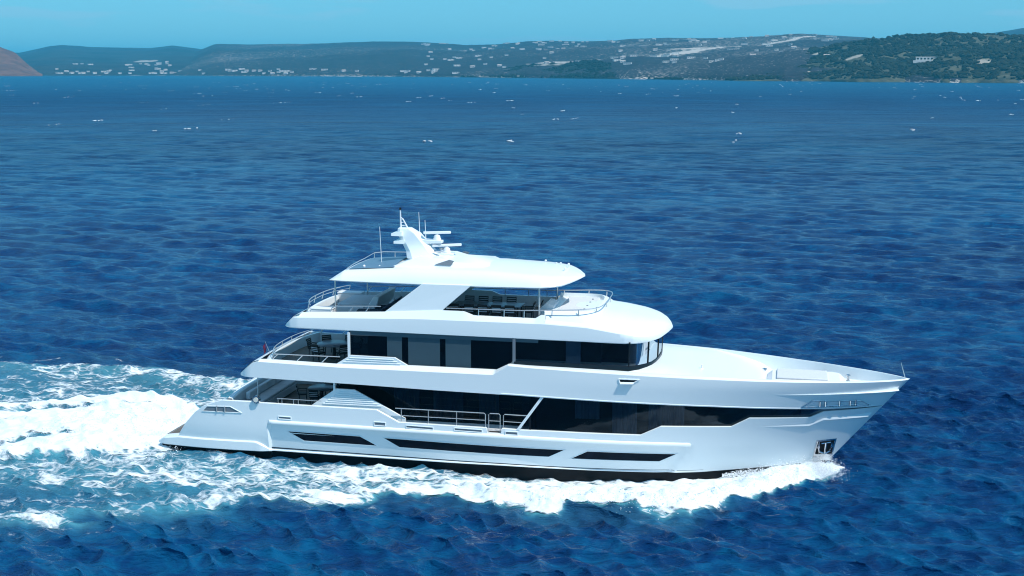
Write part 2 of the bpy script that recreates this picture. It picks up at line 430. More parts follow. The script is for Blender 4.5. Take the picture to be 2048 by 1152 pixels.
def water_mat():
    m = bpy.data.materials.new('sea_water'); m.use_nodes = True
    nt = m.node_tree; N = nt.nodes; L = nt.links
    b_ = N['Principled BSDF']
    tcn = N.new('ShaderNodeTexCoord')
    at = N.new('ShaderNodeAttribute'); at.attribute_name = 'foam'
    mr = N.new('ShaderNodeMapRange'); mr.inputs[1].default_value = 0.12; mr.inputs[2].default_value = 1.0
    mr.inputs[4].default_value = 1.0
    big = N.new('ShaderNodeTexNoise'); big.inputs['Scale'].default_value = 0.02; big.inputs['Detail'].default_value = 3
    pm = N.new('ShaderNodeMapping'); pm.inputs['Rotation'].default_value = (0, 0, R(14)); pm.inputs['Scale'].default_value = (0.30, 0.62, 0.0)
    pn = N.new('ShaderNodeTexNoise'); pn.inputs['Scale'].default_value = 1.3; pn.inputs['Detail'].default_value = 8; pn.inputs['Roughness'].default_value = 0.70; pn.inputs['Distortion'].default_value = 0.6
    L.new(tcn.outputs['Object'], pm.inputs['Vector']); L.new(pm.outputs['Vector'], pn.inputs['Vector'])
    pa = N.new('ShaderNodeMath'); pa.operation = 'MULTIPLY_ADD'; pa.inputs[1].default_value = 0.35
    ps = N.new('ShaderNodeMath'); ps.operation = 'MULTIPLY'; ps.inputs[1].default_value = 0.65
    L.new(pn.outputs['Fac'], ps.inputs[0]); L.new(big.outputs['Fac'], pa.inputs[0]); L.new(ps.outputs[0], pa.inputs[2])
    deep_facets = N.new('ShaderNodeValToRGB')  # water tones with light and dark wave facets painted in by noise
    e = deep_facets.color_ramp.elements
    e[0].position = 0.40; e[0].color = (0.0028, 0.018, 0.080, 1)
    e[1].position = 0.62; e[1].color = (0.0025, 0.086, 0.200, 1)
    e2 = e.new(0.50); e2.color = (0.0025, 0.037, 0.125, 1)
    mx = N.new('ShaderNodeMix'); mx.data_type = 'RGBA'
    mx.inputs[7].default_value = (0.11, 0.40, 0.46, 1)
    L.new(tcn.outputs['Object'], big.inputs['Vector']); L.new(pa.outputs[0], deep_facets.inputs['Fac'])
    L.new(at.outputs['Fac'], mr.inputs[0]); L.new(mr.outputs[0], mx.inputs[0])
    sa = N.new('ShaderNodeAttribute'); sa.attribute_name = 'far_teal'
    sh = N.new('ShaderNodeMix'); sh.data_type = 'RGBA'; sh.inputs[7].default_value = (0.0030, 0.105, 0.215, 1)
    L.new(sa.outputs['Fac'], sh.inputs[0]); L.new(deep_facets.outputs['Color'], sh.inputs[6]); L.new(sh.outputs[2], mx.inputs[6])
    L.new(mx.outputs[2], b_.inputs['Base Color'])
    b_.inputs['Roughness'].default_value = 0.10
    b_.inputs['IOR'].default_value = 1.333
    b_.inputs['Specular Tint'].default_value = (0.22, 0.78, 1.0, 1)
    b_.inputs['Specular IOR Level'].default_value = 0.48
    mp_ = N.new('ShaderNodeMapping'); mp_.inputs['Rotation'].default_value = (0, 0, R(-(YAW - 20)))
    mp_.inputs['Scale'].default_value = (0.34, 1.5, 1.0)
    n1 = N.new('ShaderNodeTexNoise'); n1.inputs['Scale'].default_value = 3.0; n1.inputs['Detail'].default_value = 5; n1.inputs['Roughness'].default_value = 0.55
    n1.inputs['Distortion'].default_value = 0.4
    n2 = N.new('ShaderNodeTexNoise'); n2.inputs['Scale'].default_value = 0.04; n2.inputs['Detail'].default_value = 9; n2.inputs['Roughness'].default_value = 0.68
    n2.inputs['Distortion'].default_value = 0.5
    L.new(tcn.outputs['Object'], mp_.inputs['Vector'])
    L.new(mp_.outputs['Vector'], n1.inputs['Vector']); L.new(mp_.outputs['Vector'], n2.inputs['Vector'])
    fa = N.new('ShaderNodeAttribute'); fa.attribute_name = 'far'
    b2 = N.new('ShaderNodeBump'); b2.inputs['Distance'].default_value = 11.0
    L.new(fa.outputs['Fac'], b2.inputs['Strength']); L.new(n2.outputs['Fac'], b2.inputs['Height'])
    b1 = N.new('ShaderNodeBump'); b1.inputs['Strength'].default_value = 0.85; b1.inputs['Distance'].default_value = 0.24
    L.new(n1.outputs['Fac'], b1.inputs['Height']); L.new(b2.outputs['Normal'], b1.inputs['Normal'])
    fr2 = N.new('ShaderNodeAttribute'); fr2.attribute_name = 'unresolved'
    rm = N.new('ShaderNodeMapRange'); rm.inputs[3].default_value = 0.10; rm.inputs[4].default_value = 0.42
    L.new(fr2.outputs['Fac'], rm.inputs[0]); L.new(rm.outputs[0], b_.inputs['Roughness'])
    sm = N.new('ShaderNodeMapRange'); sm.inputs[3].default_value = 0.48; sm.inputs[4].default_value = 0.16
    L.new(fr2.outputs['Fac'], sm.inputs[0]); L.new(sm.outputs[0], b_.inputs['Specular IOR Level'])
    L.new(b1.outputs['Normal'], b_.inputs['Normal'])
    return m

def foam_mat():
    m = bpy.data.materials.new('sea_foam'); m.use_nodes = True
    nt = m.node_tree; N = nt.nodes; L = nt.links
    b_ = N['Principled BSDF']; out = N['Material Output']
    b_.inputs['Base Color'].default_value = (0.80, 0.87, 0.90, 1)
    b_.inputs['Roughness'].default_value = 0.75
    tcn = N.new('ShaderNodeTexCoord')
    at = N.new('ShaderNodeAttribute'); at.attribute_name = 'foam'
    mp_ = N.new('ShaderNodeMapping'); mp_.inputs['Scale'].default_value = (0.52, 1.0, 0.6); mp_.inputs['Rotation'].default_value = (0, 0, R(6))
    L.new(tcn.outputs['Object'], mp_.inputs['Vector'])
    n0 = N.new('ShaderNodeTexNoise'); n0.inputs['Scale'].default_value = 1.1; n0.inputs['Detail'].default_value = 3
    # domain warp
    wv = N.new('ShaderNodeVectorMath'); wv.operation = 'MULTIPLY_ADD'
    wv.inputs[1].default_value = (0.9, 0.9, 0.9)
    L.new(n0.outputs['Color'], wv.inputs[0]); L.new(mp_.outputs['Vector'], wv.inputs[2]); L.new(mp_.outputs['Vector'], n0.inputs['Vector'])
    n1 = N.new('ShaderNodeTexNoise'); n1.inputs['Scale'].default_value = 0.9; n1.inputs['Detail'].default_value = 9; n1.inputs['Roughness'].default_value = 0.72
    v1 = N.new('ShaderNodeTexVoronoi'); v1.feature = 'DISTANCE_TO_EDGE'; v1.inputs['Scale'].default_value = 1.5
    v2 = N.new('ShaderNodeTexVoronoi'); v2.feature = 'DISTANCE_TO_EDGE'; v2.inputs['Scale'].default_value = 3.7
    for n in (n1, v1, v2): L.new(wv.outputs[0], n.inputs['Vector'])
    def mth(op, a_, b__, c_=None):
        q = N.new('ShaderNodeMath'); q.operation = op
        for i, w in enumerate((a_, b__, c_)):
            if w is None: continue
            if isinstance(w, (int, float)): q.inputs[i].default_value = w
            else: L.new(w, q.inputs[i])
        return q.outputs[0]
    lace = mth('SUBTRACT', 0.26, mth('ADD', mth('MULTIPLY', v1.outputs['Distance'], 0.75), mth('MULTIPLY', v2.outputs['Distance'], 0.75)))
    nn = mth('MULTIPLY_ADD', n1.outputs['Fac'], 1.9, -0.95)
    tot = mth('ADD', mth('ADD', at.outputs['Fac'], nn), mth('MULTIPLY', lace, 0.85))
    ss = N.new('ShaderNodeMapRange'); ss.interpolation_type = 'SMOOTHSTEP'
    ss.inputs[1].default_value = 0.48; ss.inputs[2].default_value = 0.95
    L.new(tot, ss.inputs[0])
    bp = N.new('ShaderNodeBump'); bp.inputs['Strength'].default_value = 0.5; bp.inputs['Distance'].default_value = 0.12
    L.new(tot, bp.inputs['Height']); L.new(bp.outputs['Normal'], b_.inputs['Normal'])
    tr = N.new('ShaderNodeBsdfTransparent')
    mx = N.new('ShaderNodeMixShader')
    L.new(ss.outputs[0], mx.inputs[0]); L.new(tr.outputs[0], mx.inputs[1]); L.new(b_.outputs[0], mx.inputs[2])
    L.new(mx.outputs[0], out.inputs['Surface'])
    return m

def build_sea():
    th = np.radians(np.linspace(-47, 47, 1450))
    r_ = [30.0]
    while r_[-1] < 60000:
        q = r_[-1]
        r_.append(q + (0.11 if q < 85 else q * min(0.03, 0.0026 * max(1.0, (q / 420.0) ** 0.75))))
    r_ = np.array(r_)
    RR, TH = np.meshgrid(r_, th, indexing='ij')
    sp = np.gradient(r_)[:, None] * np.ones_like(TH)
    be = TH - R(YAW)
    X = CAM[0] + RR * np.sin(be); Y = CAM[1] + RR * np.cos(be)
    nr, nt_ = X.shape
    xx, yy, zz, d = sea(X.ravel(), Y.ravel(), sp.ravel())
    idx = np.arange(nr * nt_).reshape(nr, nt_)
    F = np.stack([idx[:-1, :-1], idx[:-1, 1:], idx[1:, 1:], idx[1:, :-1]], -1).reshape(-1, 4)[:, ::-1]
    V = np.stack([xx, yy, zz], 1)
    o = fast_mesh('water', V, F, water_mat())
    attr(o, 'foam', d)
    attr(o, 'far_teal', 0.75 * sstep(450, 1900, RR.ravel()))      # base colour turns paler teal with distance from the camera
    attr(o, 'unresolved', sstep(50, 1000, RR.ravel()) ** 0.8)
    attr(o, 'far', sstep(90, 380, RR.ravel()) * 0.9)
    tag(o, kind='structure')
    # foam: a thin lumpy froth sheet lying on the water wherever the wake churns it
    keep = d[F].max(1) > 0.03
    F2 = F[keep]; used = np.unique(F2); remap = np.full(len(V), -1); remap[used] = np.arange(len(used))
    V2 = V[used].copy(); d2 = d[used]
    froth = fbm(V2[:, 0] * 2.6, V2[:, 1] * 2.6, 4, 51) - 0.42
    V2[:, 2] += 0.025 + np.clip(d2, 0, 1.2) * (0.05 + 0.14 * np.clip(froth, 0, 1) * sstep(0.4, 1.0, d2))
    f = fast_mesh('wake_foam', V2, remap[F2], foam_mat())
    attr(f, 'foam', d2)
    tag(f, 'white churned foam trailing the yacht along its side and astern', 'foam', kind='stuff')
build_sea()

ICO_V, ICO_F = None, None
def ico():
    global ICO_V, ICO_F
    if ICO_V is None:
        t = (1 + 5 ** 0.5) / 2
        v = np.array([(-1, t, 0), (1, t, 0), (-1, -t, 0), (1, -t, 0), (0, -1, t), (0, 1, t), (0, -1, -t), (0, 1, -t), (t, 0, -1), (t, 0, 1), (-t, 0, -1), (-t, 0, 1)], float)
        ICO_V = v / np.linalg.norm(v[0])
        ICO_F = np.array([(0, 11, 5), (0, 5, 1), (0, 1, 7), (0, 7, 10), (0, 10, 11), (1, 5, 9), (5, 11, 4), (11, 10, 2), (10, 7, 6), (7, 1, 8), (3, 9, 4), (3, 4, 2), (3, 2, 6), (3, 6, 8), (3, 8, 9), (4, 9, 5), (2, 4, 11), (6, 2, 10), (8, 6, 7), (9, 8, 1)])
    return ICO_V, ICO_F

def clumps(name, P, S, m, jitter=0.25, smooth=False):
    """many small lumps: P centres (n,3), S sizes (n,3)"""
    v, f = ico(); n = len(P)
    jit = 1 + (rng.random((n, 12, 1)) - 0.5) * 2 * jitter
    V = P[:, None, :] + v[None] * jit * S[:, None, :]
    F = f[None] + (np.arange(n) * 12)[:, None, None]
    return fast_mesh(name, V.reshape(-1, 3), F.reshape(-1, 3), m, smooth)

M['spray'] = mat('spray_droplets', (0.88, 0.91, 0.93), 0.7)
def build_spray():
    P = []; S = []
    # torn crest of the bow roll, starboard and port
    n = 7000
    x = np.minimum(18 + 15.4 * rng.random(n) ** 0.75, 33.2) + rng.normal(0, 0.35, n)
    side = np.where(rng.random(n) < 0.72, -1.0, 1.0)
    ye = np.interp(x, XE_S, YE_S)
    wob = (fbm(x * 1.2, side * 3.0, 3, 71) - 0.5) * 1.0
    off = rng.normal(-0.95, 0.50, n) * np.clip((34.5 - x) / 4, 0.25, 1)
    y = side * np.maximum(ye + wob + off, hull_wl(x) + 0.05)
    xx, yy, zz, d = sea(x, y, np.full(n, 0.1))
    up = np.abs(rng.normal(0, 0.12, n)) * np.interp(x, [18, 24, 30, 33.6], [0.3, 0.7, 1.1, 1.6])
    P.append(np.stack([xx, yy, zz + 0.05 + up], 1)); S.append(0.006 + 0.018 * rng.random(n) ** 3)
    # sheet of spray thrown up at the stem
    n = 9000
    x = rng.normal(32.9, 0.50, n); y = rng.normal(0, 0.6, n) - 0.45
    zt = 0.18 + np.abs(rng.normal(0, 0.26, n)) * np.clip(1.3 - np.abs(x - 32.9) * 0.75, 0.05, 1.3)
    P.append(np.stack([x, y, zt], 1)); S.append(0.005 + 0.013 * rng.random(n) ** 3)
    # spray along the hull where the bow roll starts
    n = 5000
    x = 33.0 - 4.6 * rng.random(n) ** 1.5; y = -(hull_wl(x) + 0.15 + np.abs(rng.normal(0, 0.3, n)))
    P.append(np.stack([x, y, 0.15 + np.abs(rng.normal(0, 0.26, n)) * np.interp(x, [28, 30, 32], [0.0, 0.7, 1.3])], 1)); S.append(0.006 + 0.015 * rng.random(n) ** 3)
    # stern boil
    n = 7000
    x = 1.6 - 9 * rng.random(n) ** 1.4; y = rng.normal(0.2, 2.2, n)
    xx, yy, zz, d = sea(x, y, np.full(n, 0.1))
    P.append(np.stack([xx, yy, zz + 0.05 + np.abs(rng.normal(0, 0.11, n))], 1)); S.append(0.006 + 0.018 * rng.random(n) ** 3)
    P = np.concatenate(P); S = np.concatenate(S)
    o = clumps('bow_spray', P, np.stack([S * 1.5, S * 1.2, S], 1), M['spray'], 0.35)
    tag(o, 'white spray droplets thrown up off the bow wave and stern wash', 'spray', kind='stuff')
build_spray()

def polar(bearing, dist):
    be = np.radians(bearing)
    return CAM[0] + dist * np.sin(be), CAM[1] + dist * np.cos(be)

def build_whitecaps():
    n = 230
    be = -YAW + (rng.random(n) - 0.5) * 44
    dist = np.where(rng.random(n) < 0.74, 950 + 1100 * rng.random(n) ** 0.7, 360 + 800 * rng.random(n) ** 0.8)
    cap = np.interp(be, [-32, -22, -12, -6, -1, 9], [3900, 3500, 2900, 2500, 2100, 1750])
    dist = np.minimum(dist, cap * 0.96)
    P = []; S = []
    for b_, d_ in zip(be, dist):
        k = random.randint(2, 5); x0, y0 = polar(b_, d_)
        g = random.uniform(0.22, 0.55)
        for j in range(k):
            P.append((x0 + random.gauss(0, 1.5) * g, y0 + random.gauss(0, 4.0), 0.26))
            S.append((g * random.uniform(0.5, 1.6), g * random.uniform(0.5, 1.3), g * random.uniform(0.15, 0.4)))
    o = clumps('whitecaps', np.array(P), np.array(S), M['spray'], 0.3, True)
    tag(o, 'small white breaking crests scattered over the far water', 'whitecaps', kind='stuff')
build_whitecaps()

# ------------------------------------------------------------------ land
SH_B = [-40, -32.0, -26.3, -22.4, -17.0, -12.0, -6.8, -1.6, 3.4, 8.9, 14]
SH_D = [4500, 4400, 4300, 3900, 3600, 3080, 2700, 2300, 2130, 2000, 1950]

def land_mat(name, scrub, scrub2, pale, sc, pale_lo, pale_hi):
    m = bpy.data.materials.new(name); m.use_nodes = True
    nt = m.node_tree; N = nt.nodes; L = nt.links; b_ = N['Principled BSDF']
    tcn = N.new('ShaderNodeTexCoord'); at = N.new('ShaderNodeAttribute'); at.attribute_name = 'cover'
    n1 = N.new('ShaderNodeTexNoise'); n1.inputs['Scale'].default_value = sc; n1.inputs['Detail'].default_value = 6; n1.inputs['Roughness'].default_value = 0.65
    n2 = N.new('ShaderNodeTexNoise'); n2.inputs['Scale'].default_value = sc * 2.3; n2.inputs['Detail'].default_value = 5; n2.inputs['Roughness'].default_value = 0.7
    mp_ = N.new('ShaderNodeMapping'); mp_.inputs['Scale'].default_value = (1, 1, 4.0)
    L.new(tcn.outputs['Object'], mp_.inputs['Vector'])
    L.new(mp_.outputs['Vector'], n1.inputs['Vector']); L.new(mp_.outputs['Vector'], n2.inputs['Vector'])
    c1 = N.new('ShaderNodeMix'); c1.data_type = 'RGBA'
    c1.inputs[6].default_value = (*scrub, 1); c1.inputs[7].default_value = (*scrub2, 1)
    r1 = N.new('ShaderNodeMapRange'); r1.inputs[1].default_value = 0.38; r1.inputs[2].default_value = 0.62
    L.new(n1.outputs['Fac'], r1.inputs[0]); L.new(r1.outputs[0], c1.inputs[0])
    ad = N.new('ShaderNodeMath'); ad.operation = 'ADD'
    L.new(n2.outputs['Fac'], ad.inputs[0]); L.new(at.outputs['Fac'], ad.inputs[1])
    r2 = N.new('ShaderNodeMapRange'); r2.inputs[1].default_value = pale_lo; r2.inputs[2].default_value = pale_hi
    L.new(ad.outputs[0], r2.inputs[0])
    c2 = N.new('ShaderNodeMix'); c2.data_type = 'RGBA'; c2.inputs[7].default_value = (*pale, 1)
    L.new(c1.outputs[2], c2.inputs[6]); L.new(r2.outputs[0], c2.inputs[0])
    L.new(c2.outputs[2], b_.inputs['Base Color'])
    b_.inputs['Roughness'].default_value = 0.95; b_.inputs['Specular IOR Level'].default_value = 0.1
    return m

HILL = {}
def hill(name, prof, d0, depth, m, nb=520, ns=90, amp=6.0, nsc=120.0, patches=(), shape=0.8, seed=3, back=1.5, speck=0.0):
    """prof: (bearing, tangent of elevation) of the skyline; d0: shore distance or None for the common shore; depth: shore to ridge in metres"""
    pb = np.array([q[0] for q in prof]); pe = np.array([q[1] for q in prof])
    bb = np.linspace(pb[0], pb[-1], nb); el = np.interp(bb, pb, pe)
    ker = np.ones(5) / 5; el = np.convolve(np.pad(el, 2, 'edge'), ker, 'valid')
    base = np.interp(bb, SH_B, SH_D) if d0 is None else np.full(nb, float(d0))
    base = base + (fbm(bb * 0.8, bb * 0, 3, seed) - 0.5) * min(depth, 500) * 0.22
    s = np.linspace(0, 1, ns) ** 1.1 * back
    S_, B_ = np.meshgrid(s, bb, indexing='ij')
    D = base[None] + S_ * depth
    H0 = np.maximum(el * (base + depth) + CAM[2], 0.5)[None] * np.ones_like(S_)
    prof_s = np.where(S_ < 1, np.clip(S_, 0, 1) ** shape, 1 - 0.35 * (S_ - 1))
    X, Y = polar(B_, D)
    nz = (fbm(X / nsc, Y / nsc, 5, seed) - 0.5) * 2
    gul = np.abs(fbm(X / (nsc * 1.7), Y / (nsc * 1.7), 4, seed + 9) - 0.5) * 2
    Z = H0 * prof_s + amp * nz * np.clip(S_ * 3, 0, 1) * np.clip(1.25 - np.abs(S_ - 1.0) * 0 - 0.8 * np.exp(-((S_ - 1) / 0.12) ** 2), 0.2, 1) - amp * 0.9 * gul * np.clip(S_ * 3, 0, 1) * (1 - np.exp(-((S_ - 1) / 0.2) ** 2)) * 1.4
    Z = np.where(S_ <= 0, -6.0, np.maximum(Z, 0.6))
    cov = np.zeros_like(S_)
    for (b0, e0, b1, e1, w) in patches:          # pale bare streaks: from (bearing, slope position) to (bearing, slope position)
        t = np.clip((B_ - b0) / (b1 - b0 + 1e-9), 0, 1)
        ins = (B_ > min(b0, b1)) & (B_ < max(b0, b1))
        ww = w * (0.35 + 1.3 * np.sin(math.pi * np.clip(t, 0.02, 0.98)) * fbm(B_ * 6.0, B_ * 0 + seed, 3, seed + 2))
        cov = np.maximum(cov, np.where(ins, np.exp(-((S_ - (e0 + (e1 - e0) * t)) / ww) ** 2), 0) * (0.35 + 0.9 * fbm(X / 45.0, Y / 45.0, 3, seed + 4)))
    cov = cov * 0.62 + 0.24 * np.exp(-(S_ * depth / 7.0) ** 2)      # bare rock rim at the waterline
    cov = cov + speck * ((fbm(X / 420.0, Y / 420.0, 3, seed + 6) - 0.5) * 0.26 + 0.035 * sstep(-15, -5, B_))
    idx = np.arange(X.size).reshape(X.shape)
    F = np.stack([idx[:-1, :-1], idx[:-1, 1:], idx[1:, 1:], idx[1:, :-1]], -1).reshape(-1, 4)[:, ::-1]
    o = fast_mesh(name, np.stack([X.ravel(), Y.ravel(), Z.ravel()], 1), F, m)
    attr(o, 'cover', cov.ravel())
    tag(o, kind='structure')
    HILL[name] = (bb, s, X, Y, Z, cov)
    return o

m_head = land_mat('headland_scrub', (0.045, 0.050, 0.030), (0.105, 0.105, 0.070), (0.38, 0.35, 0.29), 0.03, 0.74, 0.92)
m_prom = land_mat('promontory_scrub', (0.007, 0.011, 0.009), (0.024, 0.028, 0.020), (0.38, 0.36, 0.32), 0.03, 0.80, 1.0)
m_mid = land_mat('hazy_hillside_scrub', (0.012, 0.015, 0.022), (0.036, 0.034, 0.042), (0.48, 0.45, 0.40), 0.060, 0.605, 0.675)  # blue of the distance haze partly mixed into the scrub tones
m_far = land_mat('hazy_far_hillside', (0.014, 0.018, 0.026), (0.034, 0.036, 0.044), (0.36, 0.34, 0.30), 0.006, 0.66, 0.85)  # haze blue also put into these far slope tones
m_brown = land_mat('brown_hillside', (0.11, 0.045, 0.032), (0.19, 0.085, 0.055), (0.34, 0.27, 0.21), 0.02, 0.74, 1.0)

hill('headland', [(-7.6, -0.0066), (-6.2, -0.0052), (-4.08, -0.0036), (-2.03, 0.0008), (-0.9, 0.0046), (0.73, 0.0134), (1.95, 0.0175), (3.04, 0.0202), (4.97, 0.0228), (6.4, 0.0236), (8.27, 0.0227), (8.95, 0.0216), (14, 0.016)],
     None, 520, m_head, nb=620, ns=110, amp=9, nsc=70,
     patches=((-1.2, 0.72, 1.6, 0.96, 0.05), (0.1, 0.50, 1.2, 0.80, 0.10), (-0.1, 0.12, 1.3, 0.17, 0.03), (4.8, 0.30, 6.0, 0.31, 0.03), (7.0, 0.22, 7.9, 0.30, 0.04), (2.2, 0.42, 3.0, 0.50, 0.03)), shape=0.72, seed=11)
hill('promontory', [(-13.6, -0.0052), (-12.8, -0.0030), (-11.5, 0.0010), (-10.22, 0.0040), (-9.28, 0.0048), (-8.03, 0.0058), (-7.4, 0.0040), (-6.78, 0.0008), (-5.73, -0.0024), (-4.4, -0.0052)],
     None, 260, m_prom, nb=360, ns=60, amp=5, nsc=60, patches=((-13.2, 0.1, -11.0, 0.12, 0.10), (-10.8, 0.85, -9.0, 1.0, 0.14)), shape=0.8, seed=23)
hill('hills', [(-25.6, 0.004), (-24.73, 0.0091), (-24.32, 0.0133), (-23.72, 0.0179), (-22.31, 0.0177), (-20.29, 0.0178), (-18.23, 0.0193), (-16.17, 0.0197), (-14.5, 0.019), (-13.46, 0.0173), (-12.0, 0.0183), (-10.75, 0.0198), (-7.21, 0.0208), (-6.59, 0.0222), (-3.7, 0.0224), (-1.06, 0.0233), (0.54, 0.0253), (1.93, 0.0238), (3.31, 0.0219), (5.25, 0.02), (12, 0.0178)],
     None, 2300, m_mid, nb=760, ns=120, amp=16, nsc=330,
     patches=((-10.9, 0.20, -6.6, 0.26, 0.010), (-10.4, 0.22, -9.0, 0.25, 0.022), (-6.4, 0.30, -1.0, 0.60, 0.010), (-4.9, 0.44, -2.0, 0.58, 0.022), (-1.4, 0.58, 1.0, 0.75, 0.012), (-13.4, 0.55, -12.2, 0.6, 0.03)), shape=0.62, seed=31, speck=1.0)
hill('far_hills', [(-37, 0.0080), (-35.58, 0.0086), (-32.9, 0.0107), (-31.25, 0.0112), (-30.12, 0.0157), (-29.65, 0.0164), (-28.61, 0.0151), (-26.29, 0.0143), (-25.4, 0.0164), (-24.32, 0.014), (-22.0, 0.0099)],
     4250, 3600, m_far, nb=420, ns=80, amp=16, nsc=500, shape=0.7, seed=43, patches=((-27.0, 0.32, -26.0, 0.32, 0.03),))
hill('brown_headland', [(-39, 0.024), (-36.39, 0.0222), (-33.05, 0.0187), (-31.97, 0.0155), (-31.44, 0.0112), (-31.0, 0.0034), (-30.46, -0.0040)],
     4000, 420, m_brown, nb=240, ns=70, amp=9, nsc=90, shape=0.75, seed=53)
hill('distant_ridge', [(5.0, 0.0215), (6.19, 0.0233), (7.69, 0.0244), (8.42, 0.0263), (8.93, 0.0279), (12, 0.029)],
     4600, 1400, m_far, nb=120, ns=40, amp=14, nsc=700, shape=0.7, seed=61)

def scrub(name, key, n, smin, smax, m, label, seed, smax_pos=1.05):
    bb, s, X, Y, Z, cov = HILL[key]
    g = np.random.default_rng(seed)
    dens = fbm(X / 55.0, Y / 55.0, 3, seed) - 0.9 * np.clip(cov, 0, 1)
    dens = np.clip(dens - 0.16, 0, 1) * ((s > 0.02) & (s < smax_pos))[:, None]
    pr = (dens / dens.sum()).ravel()
    k = g.choice(X.size, n, p=pr); i, j = np.unravel_index(k, X.shape)
    i2 = np.clip(i + 1, 0, X.shape[0] - 1); j2 = np.clip(j + 1, 0, X.shape[1] - 1)
    u = g.random(n); w = g.random(n)
    def lerp(A): return A[i, j] * (1 - u) * (1 - w) + A[i2, j] * u * (1 - w) + A[i, j2] * (1 - u) * w + A[i2, j2] * u * w
    sz = smin + (smax - smin) * g.random(n) ** 2
    P = np.stack([lerp(X), lerp(Y), lerp(Z) + sz * 0.25], 1)
    S = np.stack([sz * (0.8 + 0.7 * g.random(n)), sz * (0.8 + 0.7 * g.random(n)), sz * (0.55 + 0.4 * g.random(n))], 1)
    o = clumps(name, P, S, m, 0.3)
    tag(o, label, 'scrub', kind='stuff')
m_bush = mat('maquis_leaves', (0.019, 0.024, 0.014), 0.9, spec=0.1, noise=0.95, nscale=0.07)
scrub('headland_scrub', 'headland', 9000, 1.8, 6.0, m_bush, 'dark green scrub covering the near headland on the right', 5)
m_bush2 = mat('dark_scrub_leaves', (0.009, 0.013, 0.008), 0.9, spec=0.1, noise=0.6, nscale=0.09)
scrub('promontory_scrub', 'promontory', 3500, 1.6, 4.6, m_bush2, 'dark scrub covering the low rocky promontory in the middle', 6)

# houses along the far shore
M['render_wall'] = mat('white_render', (0.72, 0.70, 0.66), 0.85, noise=0.06, nscale=0.3)
M['roof_tile'] = mat('pale_roof', (0.46, 0.40, 0.36), 0.85, noise=0.15, nscale=0.5)
def house_proto(L_, W_, H_, flat, windows):
    root = empty('house')
    MB().box(-L_ / 2, L_ / 2, -W_ / 2, W_ / 2, -1.0, H_).build('wall', M['render_wall'], root, smooth=False)
    rm = MB()
    if flat:
        rm.box(-L_ / 2 - 0.3, L_ / 2 + 0.3, -W_ / 2 - 0.3, W_ / 2 + 0.3, H_, H_ + 0.5)
    else:
        o_ = 0.5
        rm.prism([(-L_ / 2 - o_, -W_ / 2 - o_, H_), (-L_ / 2 - o_, W_ / 2 + o_, H_), (-L_ / 2 - o_, 0, H_ + W_ * 0.28)], (L_ + 2 * o_, 0, 0))
    rm.build('roof', M['render_wall'] if flat else M['roof_tile'], root, smooth=False)
    for k in range(windows):
        x = -L_ / 2 + L_ * (k + 0.5) / windows
        MB().box(x - 0.7, x + 0.7, -W_ / 2 - 0.05, -W_ / 2 + 0.05, H_ * 0.35, H_ * 0.35 + 1.6).build('window', M['black'], root, smooth=False)
    return root

def land_z(key, bearing, spos):
    bb, s, X, Y, Z, cov = HILL[key]
    j = int(np.argmin(np.abs(bb - bearing))); i = int(np.argmin(np.abs(s - spos)))
    return float(X[i, j]), float(Y[i, j]), float(Z[i, j])

protos = [house_proto(9, 6, 3.2, True, 3), house_proto(11, 7, 2.8, False, 3), house_proto(17, 7, 3.4, True, 4)]
used = [False] * 3
def place_house(k, x, y, z, rz, label, group):
    global used
    o = protos[k] if not used[k] else copy_tree(protos[k])
    used[k] = True
    o.location = (x, y, z); o.rotation_euler = (0, 0, rz)
    tag(o, label, 'house', group)
hr = random.Random(4)
spots = []
for i in range(46):     # beach-side rows of the far bay
    spots.append(('far_hills' if hr.random() < 0.5 else 'hills', hr.uniform(-30.4, -20.5), hr.uniform(0.008, 0.03)))
for i in range(26):     # scattered up the slopes
    spots.append(('far_hills', hr.uniform(-30.2, -25.5), hr.uniform(0.03, 0.22)))
for i in range(22):
    spots.append(('hills', hr.uniform(-24.5, -13.5), hr.uniform(0.01, 0.05)))
for i in range(185):     # specks of houses on the long slope
    spots.append(('hills', hr.uniform(-15.5, 1.8), hr.uniform(0.10, 0.95)))
for key, b_, s_ in spots:
    bb = HILL[key][0]
    if not bb[0] < b_ < bb[-1]: key = 'far_hills' if key == 'hills' else 'hills'
    if key == 'hills' and b_ < -24.6: key = 'far_hills'
    x, y, z = land_z(key, b_, s_)
    k = hr.choice((0, 0, 1, 2))
    place_house(k, x, y, z, R(-b_) * -1 * -1 + hr.uniform(-0.4, 0.4),
                'tiny white house among others strung along the hazy far shore' if s_ < 0.1 else 'tiny white house among others dotted over the hazy far slopes',
                'white houses along the far shore' if s_ < 0.1 else 'white houses dotted over the far slopes')

# long low villa on the near headland
def villa():
    x, y, z = land_z('headland', 5.4, 0.30)
    root = empty('villa', (x, y, z + 1.0), R(-5))
    MB().box(-19, 19, -5, 5, -6, 4.2).build('wall', M['render_wall'], root, smooth=False)
    MB().box(-19.8, 19.8, -6.2, 5.5, 4.2, 4.9).build('roof', M['render_wall'], root, smooth=False)
    MB().box(-23, 15, -14, -5.1, -5, -0.6).build('terrace', M['render_wall'], root, smooth=False)
    for k in range(7):
        xx = -16 + k * 5.3
        MB().box(xx - 1.5, xx + 1.5, -5.08, -4.9, 0.6, 3.2).build('window', M['black'], root, smooth=False)
    tag(root, 'long low pale villa on the near scrub covered headland', 'villa')
villa()

